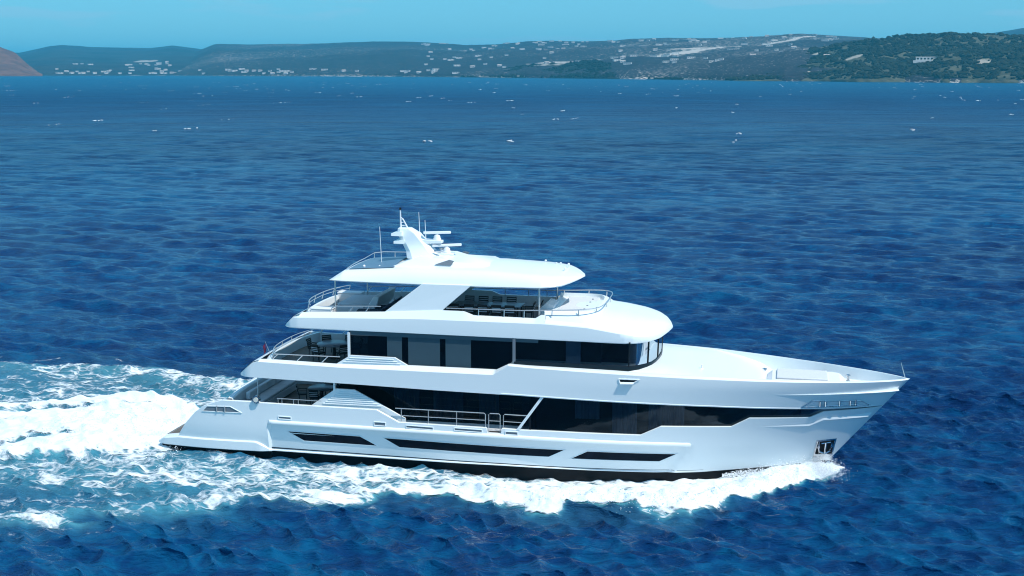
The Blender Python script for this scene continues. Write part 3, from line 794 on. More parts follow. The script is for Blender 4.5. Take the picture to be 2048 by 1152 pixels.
# ------------------------------------------------------------------ haze over the bay
def build_haze():
    m = bpy.data.materials.new('sea_haze'); m.use_nodes = True
    nt = m.node_tree; nt.nodes.clear()
    o = nt.nodes.new('ShaderNodeOutputMaterial'); v = nt.nodes.new('ShaderNodeVolumePrincipled')
    v.inputs['Color'].default_value = (0.09, 0.70, 1.0, 1)
    v.inputs['Density'].default_value = 1.05e-4
    v.inputs['Anisotropy'].default_value = 0.0
    nt.links.new(v.outputs[0], o.inputs['Volume'])
    h = MB().box(-70000, 70000, -70000, 70000, -12, 225).build('haze', m, smooth=False)
    tag(h, 'pale blue sea haze hanging over the whole bay', 'haze', kind='stuff')
build_haze()

# ------------------------------------------------------------------ the yacht
Y = empty('yacht')
tag(Y, 'large white three deck motor yacht with black window bands under way', 'yacht')
ip = np.interp
def stem_x(z): return 33.2 + (z - 0.45) * 0.86
def stem_z(x): return 0.45 + (x - 33.2) / 0.86
def beam(x, z):
    """half breadth of the hull skin"""
    u = np.clip((x - 20) / (stem_x(z) - 20), 0, 1)
    top = ip(u, UB, WB)
    u2 = np.clip((x - 15) / (stem_x(z) - 15), 0, 1); low = 1 - u2 ** 2.0
    t = np.clip((z - .3) / 4.5, 0, 1)
    B = 3.6 + .3 * np.clip((z + .2) / 1.8, 0, 1)
    st = 1 - 0.10 * np.clip((5 - x) / 5, 0, 1) ** 2
    return B * (top * t + low * (1 - t)) * st
UB = np.linspace(0, 1, 401); WB = (1 - UB ** 2.2) ** 0.72
def rub_z(x): return ip(x, [6.3, 17.9, 27], [2.14, 2.03, 1.82])
def skin(x, z):
    """hull skin with the recessed panel under the rub rail"""
    x = np.asarray(x, float); z = np.asarray(z, float)
    fade = np.clip((x - 6.2) / 0.12, 0, 1) * np.clip((27.05 - 0.6 * (1.85 - z) - x) / 0.2, 0, 1)
    ins = 0.13 * fade * np.clip((rub_z(x) - 0.05 - z) / 0.06, 0, 1)
    return beam(x, z) - ins
def hs(x, z, off=0.0, side=-1): return (x, side * float(skin(x, z) + off), z)

def mirrored(rows):
    return [[(q[0], -q[1], q[2]) for q in r] for r in rows]
def both(mb, rows):
    mb.grid(rows); mb.grid(mirrored(rows), flip=True); return mb

EDGE = lambda x: ip(x, [0, 2.5, 6.25, 9.15, 17.88, 20.42, 25.26, 27.32, 29.67, 32.12, 34], [.62, .60, .61, .57, .50, .43, .26, .28, .43, .58, .75])
CH = lambda x: ip(x, [0, 6.27, 17.88, 20.42, 25.01, 27, 30], [.80, .77, .59, .51, .37, .36, .5])
MT_X = [.3, 1.3, 1.38, 1.82, 2.33, 2.79, 3.17, 3.84, 5.45, 5.89, 11.0, 11.83, 12.93, 17.28, 17.34, 17.98, 18.04, 18.84, 20.11, 24.6, 25.55, 28.79, 29.62, 32.39, 33.03, 36.0]
MT_Z = [.75, 1.0, 1.25, 1.85, 2.40, 2.74, 2.89, 3.11, 3.11, 3.08, 3.03, 3.02, 2.46, 2.41, 2.16, 2.16, 2.42, 2.38, 2.38, 2.30, 2.76, 2.75, 3.20, 3.15, 3.44, 3.48]
MTOP = lambda x: ip(x, MT_X, MT_Z)
ST = np.unique(np.concatenate([np.linspace(.3, 6, 58), np.linspace(6, 30, 170), np.linspace(30, 36.0, 70), MT_X, [6.2, 6.32, 26.6]]).round(3))

def hull_rows(zs_fn, n):
    pass
def column(x, zs, off=0.0):
    out = []
    for z in zs:
        z = max(z, float(stem_z(x)))
        out.append((x, -max(0.0, float(skin(x, z)) + off), z))
    return out
# bottom paint
rows = []
for x in ST:
    e = float(EDGE(x)); c = []
    for z, k in ((-1.3, .55), (-0.8, .82), (-0.35, .95), (0.0, .985), (e, 1.0)):
        zz = max(z, float(stem_z(x)))
        c.append((x, -max(0, float(skin(x, zz))) * k, zz))
    rows.append(c)
both(MB(), rows).build('bottom', M['boot'], Y)
# topsides
rows = []
for x in ST:
    e, ch, rb, tp = float(EDGE(x)), float(CH(x)), float(rub_z(x)), float(MTOP(x))
    zs = [e, max(e, ch)]
    zs += list(np.linspace(zs[1] + .02, rb - .13, 4)) + [rb - .06, rb]
    zs += list(np.linspace(rb + .06, max(tp, rb + .06), 6))
    zs = [min(z, tp) for z in zs]
    c = column(x, zs)
    b_ = -c[-1][1]; zt = c[-1][2]
    c.append((x, -max(0, b_ - .03), zt + .02 if tp > 1.3 else zt)); c.append((x, -max(0, b_ - .15), zt + .02 if tp > 1.3 else zt))
    c.append((x, -max(0, b_ - .17), min(zt, max(2.2, zt - .45, float(stem_z(x)) + .3) if x > 3.7 else .95)))
    rows.append(c)
mb = both(MB(), rows)
x0 = ST[0]
mb.poly([(x0, -3.2, -1.0), (x0, 3.2, -1.0), (x0, 3.25, .75), (x0, -3.25, .75)])
HULL = mb.build('hull', M['white'], Y, angle=28)
# dark stripe along the chine, just above the paint line, then rub rail
for sd in (-1, 1):
    g = []
    for x in np.linspace(6.3, 27.5, 110):
        zc = float(CH(x)); w = float(ip(x, [6.3, 9, 20, 27.5], [.075, .055, .045, .01]))
        g.append([hs(x, zc - w + .03, .006, sd), hs(x, zc + .03, .006, sd)])
    MB().grid(g, flip=(sd > 0)).build('chine_stripe', M['stripe'], HULL)
    secs = []
    for x in np.concatenate([[6.25], np.linspace(6.32, 26.7, 100), [26.95]]):
        rb = float(rub_z(x)); pr = .10 if 6.3 < x < 26.8 else .01; y0 = float(beam(x, rb))
        q = [(x, y0 - .12, rb - .10), (x, y0 + pr * .8, rb - .08), (x, y0 + pr, rb - .03), (x, y0 + pr * .8, rb + .05), (x, y0 + .01, rb + .11), (x, y0 - .1, rb + .1)]
        secs.append([(a_, sd * b_, c_) for a_, b_, c_ in q])
    MB().sections(secs).build('rub_rail', M['white'], HULL, angle=50)
    # spray rail along the paint line
    secs = []
    for x in np.linspace(6.2, 27.5, 100):
        z0 = float(EDGE(x)); y0 = float(skin(x, z0)); pr = .07 * float(np.clip((27.5 - x) / 3, 0, 1))
        q = [(x, y0 - .05, z0 - .02), (x, y0 + pr, z0 + .01), (x, y0 + pr, z0 + .05), (x, y0 - .05, z0 + .10)]
        secs.append([(a_, sd * b_, c_) for a_, b_, c_ in q])
    MB().sections(secs).build('spray_rail', M['white'], HULL)
# swim platform with its side ledges
secs = []
PZ = lambda x: ip(x, [.17, .5, 1.35, 2.56, 5.53, 5.9, 6.3], [.74, .98, 1.09, 1.08, 1.10, .95, .70])
for x in np.concatenate([np.linspace(.12, .6, 6), np.linspace(.8, 6.3, 40)]):
    y0 = float(beam(max(x, .8), .8)) - .35 * max(0, (.8 - x) / .8) ** 2 + .15 * float(np.clip((6.3 - x) / .5, 0, 1)); zt = float(PZ(x)); zb = min(zt - .02, float(EDGE(x)) - .0)
    secs.append((x, y0, zb, zt))
rows = [[(x, -y0 + .12, zb - .04), (x, -y0, zb + .02), (x, -y0 - .0, zt - .05), (x, -y0 + .05, zt), (x, -y0 + .35, zt + .01)] for x, y0, zb, zt in secs]
mb = both(MB(), rows)
mb.grid([[(x, -y0 + .35, zt + .01), (x, 0, zt + .01), (x, y0 - .35, zt + .01)] for x, y0, zb, zt in secs if x < 1.6])
x, y0, zb, zt = secs[0]
mb.poly([(x, -y0, zb), (x, y0, zb), (x, y0 - .05, zt), (x, -y0 + .05, zt)])
PLAT = mb.build('swim_platform', M['white'], Y)
MB().grid([[(x, -3.0, z + .02), (x, 3.0, z + .02)] for x, z in ((.3, .9), (.6, 1.0), (1.2, 1.08), (1.9, 1.10))]).build('teak_pad', M['teak'], PLAT)
# transom with stairs, cockpit bulwark
mb = MB().prism([(1.7, -3.35, .9), (3.75, -3.35, 2.3), (3.75, -3.35, .9)], (0, 6.7, 0))
for k in range(6):
    xx = 1.75 + k * .33; zz = 1.0 + k * .22
    for yy in (-3.2, 2.2): mb.box(xx, xx + .45, yy, yy + 1.0, zz, zz + .2)
mb.build('transom', M['white'], Y, bevel=.02)
mb = MB()
rows = []
for yy in np.linspace(-3.45, 3.45, 25):
    f = -0.35 + 0.12 * (1 - (yy / 3.45) ** 2); rise = .14 * (1 - abs(yy / 3.45) ** 4)
    rows.append([(3.62 - f, yy, 2.1), (3.55 - f, yy, 3.05 + rise), (3.62 - f, yy, 3.12 + rise), (3.82 - f, yy, 3.12 + rise), (3.88 - f, yy, 3.05 + rise), (3.9 - f, yy, 2.1)])
mb.grid(rows).build('cockpit_bulwark', M['white'], Y)

# hull patches: windows, vents, recesses
def patch(q, m, name, off=.006, parent=HULL, nx=10, nz=3, sides=(-1, 1)):
    q = np.array(q, float)
    for sd in sides:
        g = []
        for i in range(nx + 1):
            u = i / nx; col_ = []
            for j in range(nz + 1):
                w = j / nz
                P_ = (q[0] * (1 - u) + q[1] * u) * (1 - w) + (q[3] * (1 - u) + q[2] * u) * w
                col_.append(hs(P_[0], P_[1], off, sd))
            g.append(col_)
        o = MB().grid(g, flip=(sd > 0)).build(name, m, parent)
    return o
def frame(q, m, name, r=.02, off=.0, parent=HULL, sides=(-1, 1)):
    q = [np.array(w, float) for w in q]
    for sd in sides:
        mb = MB()
        for k in range(len(q)):
            A, B_ = q[k], q[(k + 1) % len(q)]
            mb.tube([hs(*(A + (B_ - A) * t), off, sd) for t in np.linspace(0, 1, 7)], r, 6)
        o = mb.build(name, m, parent)
    return o
m_port = mat('dark_port_glass', (0.005, 0.009, 0.017), 0.08, spec=0.05, noise=0.8, nscale=1.6)
for q in ([(7.15, 1.70), (10.93, 1.64), (11.83, 1.17), (8.03, 1.22)],
          [(12.08, 1.63), (21.05, 1.44), (20.24, 1.03), (12.91, 1.16)],
          [(22.09, 1.40), (26.30, 1.29), (25.44, .86), (21.24, .97)]):
    patch(q, m_port, 'hull_window', .004, nx=24)
    frame(q, M['white'], 'window_frame', .022, .0)
for x0_, x1_, z0_, z1_ in ((6.79, 7.44, 2.33, 2.46), (11.7, 12.28, 2.26, 2.44), (18.2, 18.8, 2.14, 2.30)):
    q = [(x0_, z0_), (x1_, z0_ - .01), (x1_, z1_ - .01), (x0_, z1_)]
    v = patch(q, M['vent'], 'vent', .005)
    frame(q, M['white'], 'vent_frame', .025, .01)
for x0_, x1_ in ((13.31, 14.66), (15.72, 17.07)):       # freeing ports
    q = [(x0_, 2.22), (x1_, 2.19), (x1_, 2.32), (x0_, 2.35)]
    patch(q, M['vent'], 'freeing_port', .005)
    frame(q, M['white'], 'port_frame', .022, .01)
# stern mooring recess, its inner shade painted as a dark panel
q = [(2.75, 2.50), (4.87, 2.53), (4.26, 2.82), (3.02, 2.77)]
rc = patch(q, M['vent'], 'mooring_recess_shade', .005, nx=14)
frame(q, M['white'], 'recess_frame', .022, .01)
for sd in (-1, 1):
    for xx in (3.55, 3.98):
        MB().tube([hs(xx, 2.50, .03, sd), hs(xx, 2.82, .03, sd)], .035).build('fairlead_post', M['steel'], HULL)
# anchor pocket near the stem
q = [(32.60, .71), (33.52, .66), (33.72, 1.89), (32.78, 1.85)]
patch(q, M['chrome'], 'anchor_plate', .010, nx=8, nz=6)
q2 = [(32.72, 1.06), (33.52, 1.02), (33.62, 1.80), (32.86, 1.76)]
patch(q2, M['boot'], 'anchor_pocket_shade', .016, nx=6, nz=4)  # shade inside the pocket painted as a flat dark plate
for sd in (-1, 1):
    def hp(x, z, o=.05): return hs(x, z, o, sd)
    mb = MB()
    mb.tube([hp(33.22, 1.72), hp(33.18, 1.15)], .06, 8)
    mb.tube([hp(32.86, 1.50, .04), hp(32.92, 1.2, .06), hp(33.18, 1.08, .07), hp(33.42, 1.2, .06), hp(33.52, 1.52, .04)], .055, 8, .05)
    for xx in (32.88, 33.5):
        mb.prism([hp(xx - .07, 1.42), hp(xx + .07, 1.42), hp(xx, 1.74)], (0, sd * .05, 0))
    mb.tube([hp(33.0, 1.66, .03), hp(33.44, 1.70, .03)], .035, 8)
    mb.tube([hp(32.95, 1.14, .03), hp(32.9, 1.75, .03)], .02, 6)
    mb.build('anchor', M['chrome'], HULL)

# ---- upper hull slab
UZB = lambda x: ip(x, [4.68, 5.49, 11.02, 14.43, 18.8, 27.78, 30.3, 32.08, 33.02, 36.05, 37.0], [4.38, 4.36, 4.25, 4.16, 4.08, 3.80, 3.69, 3.62, 3.59, 3.54, 4.86])
UZT = lambda x: ip(x, [4.68, 5.5, 5.8, 9.65, 13.4, 17.7, 18.35, 19.24, 23.3, 27.8, 30.1, 31.7, 34, 36.7, 37.0], [4.42, 5.14, 5.24, 5.15, 5.24, 5.22, 5.57, 5.50, 5.42, 5.27, 5.15, 5.07, 4.97, 4.88, 4.87])
UZL = lambda x: ip(x, [4.68, 5.5, 5.78, 10, 17.6, 18.35, 19.24, 37], [4.41, 5.10, 5.16, 5.05, 5.03, 5.50, 5.45, 4.84])
INS = lambda x: ip(x, [5.5, 6.2, 17.6, 18.35], [.12, .30, .30, .10])
SU = np.unique(np.concatenate([np.linspace(4.68, 6.2, 22), np.linspace(6.2, 30, 150), np.linspace(30, 37.0, 80), [17.6, 17.7, 18.35]]).round(3))
def ub(x, z):
    r_ = .75; t = np.clip((4.68 + r_ - x) / r_, 0, 1)
    return float(beam(max(x, 6), z)) - .55 * (1 - math.sqrt(max(0, 1 - t * t)))
rows = []; soff = []
for x in SU:
    zb, zl, zt = float(UZB(x)), float(UZL(x)), float(UZT(x))
    zl = min(zl, zt - .005); ins = float(INS(x))
    c = []
    for z in list(np.linspace(zb, max(zl, zb), 6)):
        z = max(z, float(stem_z(x)))
        c.append((x, -max(0, ub(x, z)), z))
    y0 = -c[-1][1]; z1 = max(zt, float(stem_z(x)))
    c.append((x, -max(0, y0 - ins), z1)); c.append((x, -max(0, y0 - ins - .12), z1))
    fl = min(z1, 4.72 if x < 18.5 else max(4.3, z1 - .7, float(stem_z(x)) + .25))
    c.append((x, -max(0, y0 - ins - .14), fl))
    rows.append(c)
    soff.append([(x, c[0][1], c[0][2]), (x, c[0][1] * .96, c[0][2] + .015), (x, 0, c[0][2] + .02), (x, -c[0][1] * .96, c[0][2] + .015), (x, -c[0][1], c[0][2])])
mb = both(MB(), rows)
mb.grid(soff)
aft = [[(x, -ub(x, UZL(x)) * v, float(UZT(x)) + .0) for v in np.linspace(1, -1, 9)] for x in SU if x <= 5.85]
aft = [[(q[0] - .12 * (1 - abs(q[1] / 3.9) ** 2) * min(1, (q[0] - 4.6)), q[1], q[2]) for q in r] for r in aft]
mb.grid(aft)
UPPER = mb.build('upper_hull', M['white'], Y, angle=28)
# fine shadow line and lip under the slab forward
for sd in (-1, 1):
    g = []
    for x in np.linspace(18.0, 35.4, 100):
        z = float(UZB(x)); g.append((x, sd * (float(beam(x, z)) + .012), z + .05))
    MB().tube(g, .028, 6).build('lip_moulding', M['white'], UPPER)
# small fairlead frame and bow mooring recess on the slab
q = [(23.66, 4.92), (24.30, 4.94), (24.56, 5.09), (23.59, 5.10)]
patch(q, M['black'], 'fairlead', .008, UPPER, 6, 2); frame(q, M['white'], 'fairlead_frame', .03, .02, UPPER)
for sd in (-1, 1):
    MB().prism([hs(23.62, 4.92, 0, sd), hs(24.32, 4.93, 0, sd), hs(24.28, 4.88, .14, sd), hs(23.68, 4.87, .14, sd)], (0, 0, .035)).build('fairlead_lip', M['white'], UPPER)
q = [(32.0, 3.74), (35.2, 3.66), (34.71, 3.94), (32.48, 4.06)]
patch(q, M['matte_white'], 'bow_recess', .008, UPPER, 20, 3); frame(q, M['chrome'], 'recess_rim', .022, .015, UPPER)
for sd in (-1, 1):
    for xx in (32.85, 33.1, 33.75, 34.25, 34.5):
        MB().tube([hs(xx, 3.74, .05, sd), hs(xx, 4.0, .05, sd)], .04).build('bollard', M['chrome'], UPPER)
    MB().tube([hs(32.8, 3.76, .04, sd), hs(34.6, 3.74, .04, sd)], .03).build('bollard_bar', M['chrome'], UPPER)

# ---- saloon and glass band of the main deck
g = []
for x in np.linspace(19.0, 35.7, 130):
    z0, z1 = float(MTOP(x)) - .2, float(UZB(x)) + .08
    g.append([(x, -max(0.0, float(beam(max(x, 19), max(z, stem_z(x))) - .13)), max(z, float(stem_z(x)))) for z in np.linspace(z0, z1, 5)])
both(MB(), g).build('hull_glass', M['glass'], Y, recalc=False)
MB().box(9.4, 19.3, -2.6, 2.6, 2.26, 4.34).build('saloon_glass', M['glass'], Y, smooth=False)
MB().box(19.32, 19.42, -3.7, 3.7, 2.0, 4.2).build('forward_bulkhead', M['black'], Y, smooth=False)
mb = MB().box(10.2, 19.2, -1.8, 1.8, 2.3, 4.2)
secs = [[(x, -float(beam(x, 2.6)) + 1.1, 1.9), (x, float(beam(x, 2.6)) - 1.1, 1.9), (x, float(beam(x, 2.6)) - 1.1, 4.0), (x, -float(beam(x, 2.6)) + 1.1, 4.0)] for x in np.linspace(19.5, 32, 20)]
mb.sections(secs).build('cabin_dark_core', M['interior'], Y, smooth=False)  # solid near-black core painted for the unlit cabin behind the glass
def curtain(x0_, x1_, z0_, z1_, yf, m, name='curtain', amp=.03, parent=Y):
    g = []
    for x in np.linspace(x0_, x1_, max(8, int((x1_ - x0_) * 26))):
        y = -(yf(x) + amp * math.sin(x * 38) + amp * .6 * math.sin(x * 61 + 1))
        g.append([(x, y, z0_), (x, y, z1_)])
    MB().grid(g).build(name, m, parent)
fb = lambda x: float(beam(x, 3.2)) - .32
curtain(21.5, 22.65, 3.0, 3.98, fb, M['curtain'])
curtain(23.25, 24.4, 2.2, 3.95, fb, M['curtain'])
curtain(24.95, 26.6, 2.2, 3.9, fb, M['curtain'])
for x0_, x1_ in ((12.3, 13.6), (14.3, 15.8), (16.6, 17.6)):
    curtain(x0_, x1_, 2.3, 4.2, lambda x: 2.42, M['curtain'], amp=.02)
for sd in (-1, 1):
    MB().prism([(19.98, sd * 3.84, 4.16), (20.14, sd * 3.84, 4.16), (18.88, sd * 3.84, 2.38), (18.72, sd * 3.84, 2.38)], (0, -sd * .14, 0)).build('strut', M['white'], Y, smooth=False, bevel=.015)
MB().box(3.7, 19.3, -3.74, 3.74, 2.19, 2.25).build('main_deck', M['teak'], Y, smooth=False)
for sd in (-1, 1):
    MB().box(9.5, 19.25, min(sd * 2.62, sd * 3.72), max(sd * 2.62, sd * 3.72), 2.254, 2.262).build('side_deck', M['matte_white'], Y, smooth=False)
# louvred fashion plates
for sd in (-1, 1):
    y0 = sd * 3.62
    pl = MB().prism([(8.3, y0, 2.95), (9.68, y0, 3.92), (10.62, y0, 3.91), (12.18, y0, 3.13), (13.2, y0, 2.60), (13.2, y0, 2.3), (8.3, y0, 2.3)], (0, -sd * .12, 0)).build('fashion_plate', M['white'], Y, smooth=False, bevel=.015)
    mb = MB()
    for k in range(7):
        z = 3.16 + k * .10; xa = 8.6 + (z - 2.95) * 1.42 + .12; xb = 12.18 - (z - 3.13) * 2.0 - .1
        mb.prism([(xa, y0 + sd * .002, z), (xb, y0 + sd * .002, z), (xb, y0 + sd * .03, z - .025), (xa, y0 + sd * .03, z - .025)], (0, 0, .03))
    mb.build('louvre', M['white'], pl, smooth=False)
    MB().box(9.58, 9.66, y0 - .06, y0 + .06, 3.85, 4.3).build('post', M['white'], Y, smooth=False)
    # raised side wing of the upper deck
    y1 = sd * 3.60
    pl = MB().prism([(9.6, y1, 5.08), (10.46, y1, 5.62), (12.7, y1, 5.60), (13.45, y1, 5.18), (13.4, y1, 5.0), (9.6, y1, 5.0)], (0, -sd * .12, 0)).build('side_wing', M['white'], Y, smooth=False, bevel=.015)
    mb = MB()
    for z in (5.30, 5.40, 5.50):
        xa = 9.75 + (z - 5.08) * 1.6; xb = 13.2 - (z - 5.18) * 1.7
        mb.prism([(xa, y1 + sd * .002, z), (xb, y1 + sd * .002, z), (xb, y1 + sd * .03, z - .02), (xa, y1 + sd * .03, z - .02)], (0, 0, .025))
    mb.build('louvre', M['white'], pl, smooth=False)

# ---- railings: a top tube as part, every stanchion a sub-part
def rail(top, posts, r=.022, mid=None, parent=Y, both_sides=True, n_mid=1, name='handrail'):
    for sd in ((1, -1) if both_sides else (1,)):
        f = lambda q: (q[0], q[1] * sd, q[2])
        mb = MB().tube([f(q) for q in top], r, 8)
        if mid: mb.tube([f(q) for q in mid], r * .8, 8)
        o = mb.build(name, M['steel'], parent)
        for a_, b_ in posts:
            MB().tube([f(a_), f(b_)], r, 8).build('stanchion', M['steel'], o)
bz = lambda x: float(MTOP(x)) + .02
top = [(12.75, -3.78, 3.14), (17.15, -3.78, 3.12), (17.22, -3.78, 3.06), (17.22, -3.78, 2.4)]
rail(top, [((x, -3.78, 3.13), (x, -3.78, bz(x))) for x in (13.05, 14.4, 15.8)], mid=[(13.0, -3.78, 2.79), (17.22, -3.78, 2.77)])
rail([(17.38, -3.78, 2.2), (17.38, -3.78, 3.06), (17.44, -3.78, 3.12), (17.88, -3.78, 3.12), (17.94, -3.78, 3.06), (17.94, -3.78, 2.2)], [], mid=[(17.38, -3.78, 2.76), (17.94, -3.78, 2.76)], name='boarding_gate')
rail([(18.1, -3.78, 2.4), (18.1, -3.78, 3.05), (18.16, -3.78, 3.11), (19.25, -3.78, 3.10)], [], mid=[(18.1, -3.78, 2.76), (19.0, -3.78, 2.75)])
rail([(6.7, -3.78, 3.33), (9.0, -3.78, 3.30)], [((x, -3.78, 3.32), (x, -3.78, 3.1)) for x in (6.75, 6.95, 7.55, 7.8)], r=.018)
# stern pole and round lamp
for sd in (-1, 1):
    MB().tube([(5.62, sd * 3.55, 3.0), (5.62, sd * 3.55, 4.4)], .03).build('stern_post', M['steel'], Y)
    lm = MB().tube([(5.68, sd * 3.86, 3.26), (5.68, sd * 4.02, 3.26)], .19, 18).build('fairlead_roller', M['chrome'], Y)
    MB().tube([(5.68, sd * 4.02, 3.26), (5.68, sd * 4.05, 3.26)], .12, 18).build('lens', M['lamp'], lm)
    MB().tube([(5.68, sd * 3.86, 3.26), (5.68, sd * 3.82, 3.05)], .05, 8).build('bracket', M['steel'], lm)

# ---- upper deck
MB().box(5.75, 18.4, -3.55, 3.55, 4.66, 4.72).build('upper_deck', M['teak'], Y, smooth=False)
# aft curved bulwark cap rail of the upper deck
top = [(6.5, -3.5, 5.50), (9.9, -3.5, 5.50)]
rail(top, [((x, -3.5, 5.50), (x - .38, -3.54, 5.14)) for x in (6.7, 8.0, 9.3)], r=.024)
def arc(xc, yh, xr, z, n=17, pw=2.6, sgn=-1):
    """curve across the stern: x = xc at centre, falling forward towards the corners"""
    out = []
    for v in np.linspace(-1, 1, n):
        out.append((xc - sgn * xr * abs(v) ** pw, v * yh, z))
    return out
rail(arc(5.75, 3.5, .75, 5.50), [((q[0], q[1], 5.50), (q[0] - .02, q[1], 5.16)) for q in arc(5.75, 3.5, .75, 0)[1::3]], r=.022, mid=arc(5.76, 3.48, .75, 5.33), both_sides=False)
MB().grid([[(q[0] - .12, q[1], 5.16), (q[0], q[1], 5.23), (q[0] + .15, q[1], 5.23), (q[0] + .2, q[1], 4.7)] for q in arc(5.72, 3.5, .5, 0, 25)]).build('aft_bulwark', M['white'], Y)
# glazed upper house
plan = [(10.36, -3.45), (14, -3.45), (18.55, -3.45), (22, -3.45), (24.0, -3.42), (24.45, -3.15), (24.75, -2.75), (24.95, -2.3), (25.08, -1.7), (25.16, -0.9), (25.2, 0)]
plan = plan + [(x, -y) for x, y in plan[-2::-1]]
def col3(x, y): return [(x, y, 4.72), (x, y, 5.6), (x + (.04 if x > 24 else 0), y, 6.80)]
k0, k1 = 4, len(plan) - 5
for part_, nm_, mm_ in ((plan[:k0 + 1], 'house_glass', M['glass2']), (plan[k1:], 'house_glass', M['glass2']), (plan[k0:k1 + 1], 'windscreen', M['screen'])):
    MB().grid([col3(x, y) for x, y in part_]).build(nm_, mm_, Y, recalc=False, angle=40)
MB().poly([(10.36, -3.44, 4.72), (10.36, 3.44, 4.72), (10.36, 3.44, 6.8), (10.36, -3.44, 6.8)]).build('aft_glass', M['glass'], Y, smooth=False, recalc=False)
MB().box(11.0, 22.6, -2.5, 2.5, 4.75, 6.7).build('house_dark_core', M['interior'], Y, smooth=False)  # near-black core painted for the unlit upper house
MB().box(22.6, 24.3, -2.4, 2.4, 4.8, 5.75).build('helm_console', M['interior'], Y, smooth=False, bevel=.05)
for sd in (-1, 1):
    MB().box(10.30, 10.42, sd * 3.46 - .05, sd * 3.46 + .05, 4.72, 6.72).build('corner_post', M['white'], Y, smooth=False)
    MB().box(18.48, 18.62, sd * 3.46 - .02, sd * 3.46 + .02, 5.0, 6.72).build('mullion', M['vent'], Y, smooth=False)
    for x, y in ((24.0, 3.43), (24.82, 2.62), (25.14, 1.1)):
        MB().tube([(x, sd * y, 5.3), (x + .05, sd * y, 6.78)], .035, 6).build('windscreen_mullion', M['black'], Y)
    for x0_, x1_, z0_ in ((12.24, 12.98, 5.2), (13.30, 14.88, 5.0), (15.16, 16.41, 5.0)):
        MB().box(x0_, x1_, sd * 3.30 - .01, sd * 3.30 + .01, z0_, 6.66).build('blind', M['blind'], Y, smooth=False)
    MB().box(21.0, 21.7, sd * 3.2 - .01, sd * 3.2 + .01, 5.3, 6.7).build('blind', M['curtain'], Y, smooth=False)
sill = [(x, y) for x, y in plan if x > 18.4]
rows = []
for x, y in sill:
    k = (x - 22.0, y); L_ = math.hypot(*k); nx_, ny_ = (k[0] / L_, k[1] / L_) if x > 24 else (0, (1 if y > 0 else -1))
    rows.append([(x + nx_ * .02, y + ny_ * .02, 5.66), (x + nx_ * .05, y + ny_ * .05, 5.60), (x + nx_ * .05, y + ny_ * .05, 5.30)])
MB().grid(rows).build('window_sill', M['black'], Y)
# foredeck: sloping white trunk, sunk mooring deck towards the bow
FC = lambda x: ip(x, [18.3, 19, 24.5, 26, 27.5, 29, 30, 30.6, 36.6], [5.52, 5.56, 5.58, 5.46, 5.27, 5.02, 4.75, 4.40, 4.36])
rows = []
for x in np.linspace(18.36, 36.5, 120):
    zc = float(FC(x)); ze = min(float(UZT(x)) - .04, zc + .0); h_ = max(.02, float(beam(x, 5.0)) - .16)
    rows.append([(x, v * h_, zc - (zc - ze) * abs(v) ** 5) for v in np.linspace(-1, 1, 31)])
MB().grid(rows).build('foredeck', M['white'], Y)
# sun pad with deck gear in the bow
secs = []
for x, hw, z in ((30.35, 1.0, 4.62), (30.6, 1.15, 4.78), (33.4, 1.15, 4.80), (33.75, 1.05, 4.78), (34.1, .9, 4.52)):
    secs.append([(x, -hw - .06, 4.3), (x, hw + .06, 4.3), (x, hw, z - .06), (x, hw - .08, z), (x, -hw + .08, z), (x, -hw, z - .06)])
PAD = MB().sections(secs).build('bow_seat', M['matte_white'], Y, bevel=.02)
MB().box(30.8, 33.2, -.95, .95, 4.79, 4.88).build('cushion', M['cushion'], PAD, bevel=.04)
for x, y in ((30.2, -1.5), (30.2, 1.6), (34.2, -.95), (34.2, .95), (33.0, 1.6)):
    MB().lathe([(.13, 0), (.13, .05), (.07, .08), (.06, .26), (.12, .30), (.11, .36), (.03, .38)], (x, y, 4.36), 14).build('winch', M['chrome'], Y)
for x, y in ((31.6, -1.75), (32.4, 1.9), (34.9, 0)):
    MB().box(x - .3, x + .3, y - .2, y + .2, 4.36, 4.44).build('hatch', M['matte_white'], Y, bevel=.03)
MB().lathe([(.10, 0), (.10, .05), (.04, .08), (.04, .2), (.06, .22), (.02, .24)], (27.3, -1.7, 5.25), 12).build('deck_vent', M['matte_white'], Y)  # small foredeck vent fitting, not a lamp
MB().tube([(36.79, 0, 4.86), (36.56, 0, 5.62)], .022, 8, .012).build('jackstaff', M['steel'], Y)

# ---- sun deck slab
DB = lambda x: ip(x, [6.9, 10.4, 19.7, 24.2, 25.3, 25.76], [6.83, 6.79, 6.72, 6.69, 6.74, 6.90])
DT = lambda x: ip(x, [6.93, 7.5, 7.88, 12.03, 15.06, 16.03, 16.5, 19.5, 19.78, 20.1], [6.88, 7.40, 7.57, 7.74, 7.92, 7.91, 7.73, 7.69, 7.86, 7.87])
DS = lambda x: ip(x, [6.93, 7.5, 14, 20, 22, 24, 25.2, 25.76], [6.87, 7.38, 7.54, 7.52, 7.42, 7.12, 6.94, 6.95])
DW = lambda x: ip(x, [6.93, 7.05, 7.3, 7.7, 23.2, 23.8, 24.2, 24.5, 24.83, 25.1, 25.35, 25.55, 25.68, 25.76], [3.0, 3.2, 3.38, 3.45, 3.47, 3.46, 3.38, 3.22, 2.9, 2.45, 1.85, 1.2, .65, 0])
DC = lambda x: ip(x, [20, 21, 22.5, 23.3, 24.2, 25.0, 25.4, 25.62, 25.76], [7.87, 7.90, 7.92, 7.82, 7.66, 7.48, 7.33, 7.16, 6.97])
SD = np.unique(np.concatenate([np.linspace(6.93, 8, 16), np.linspace(8, 20, 70), [16.03, 16.5, 19.5, 19.78]]).round(3))
def dw(x): return float(DW(x))
rows = []; sf = []
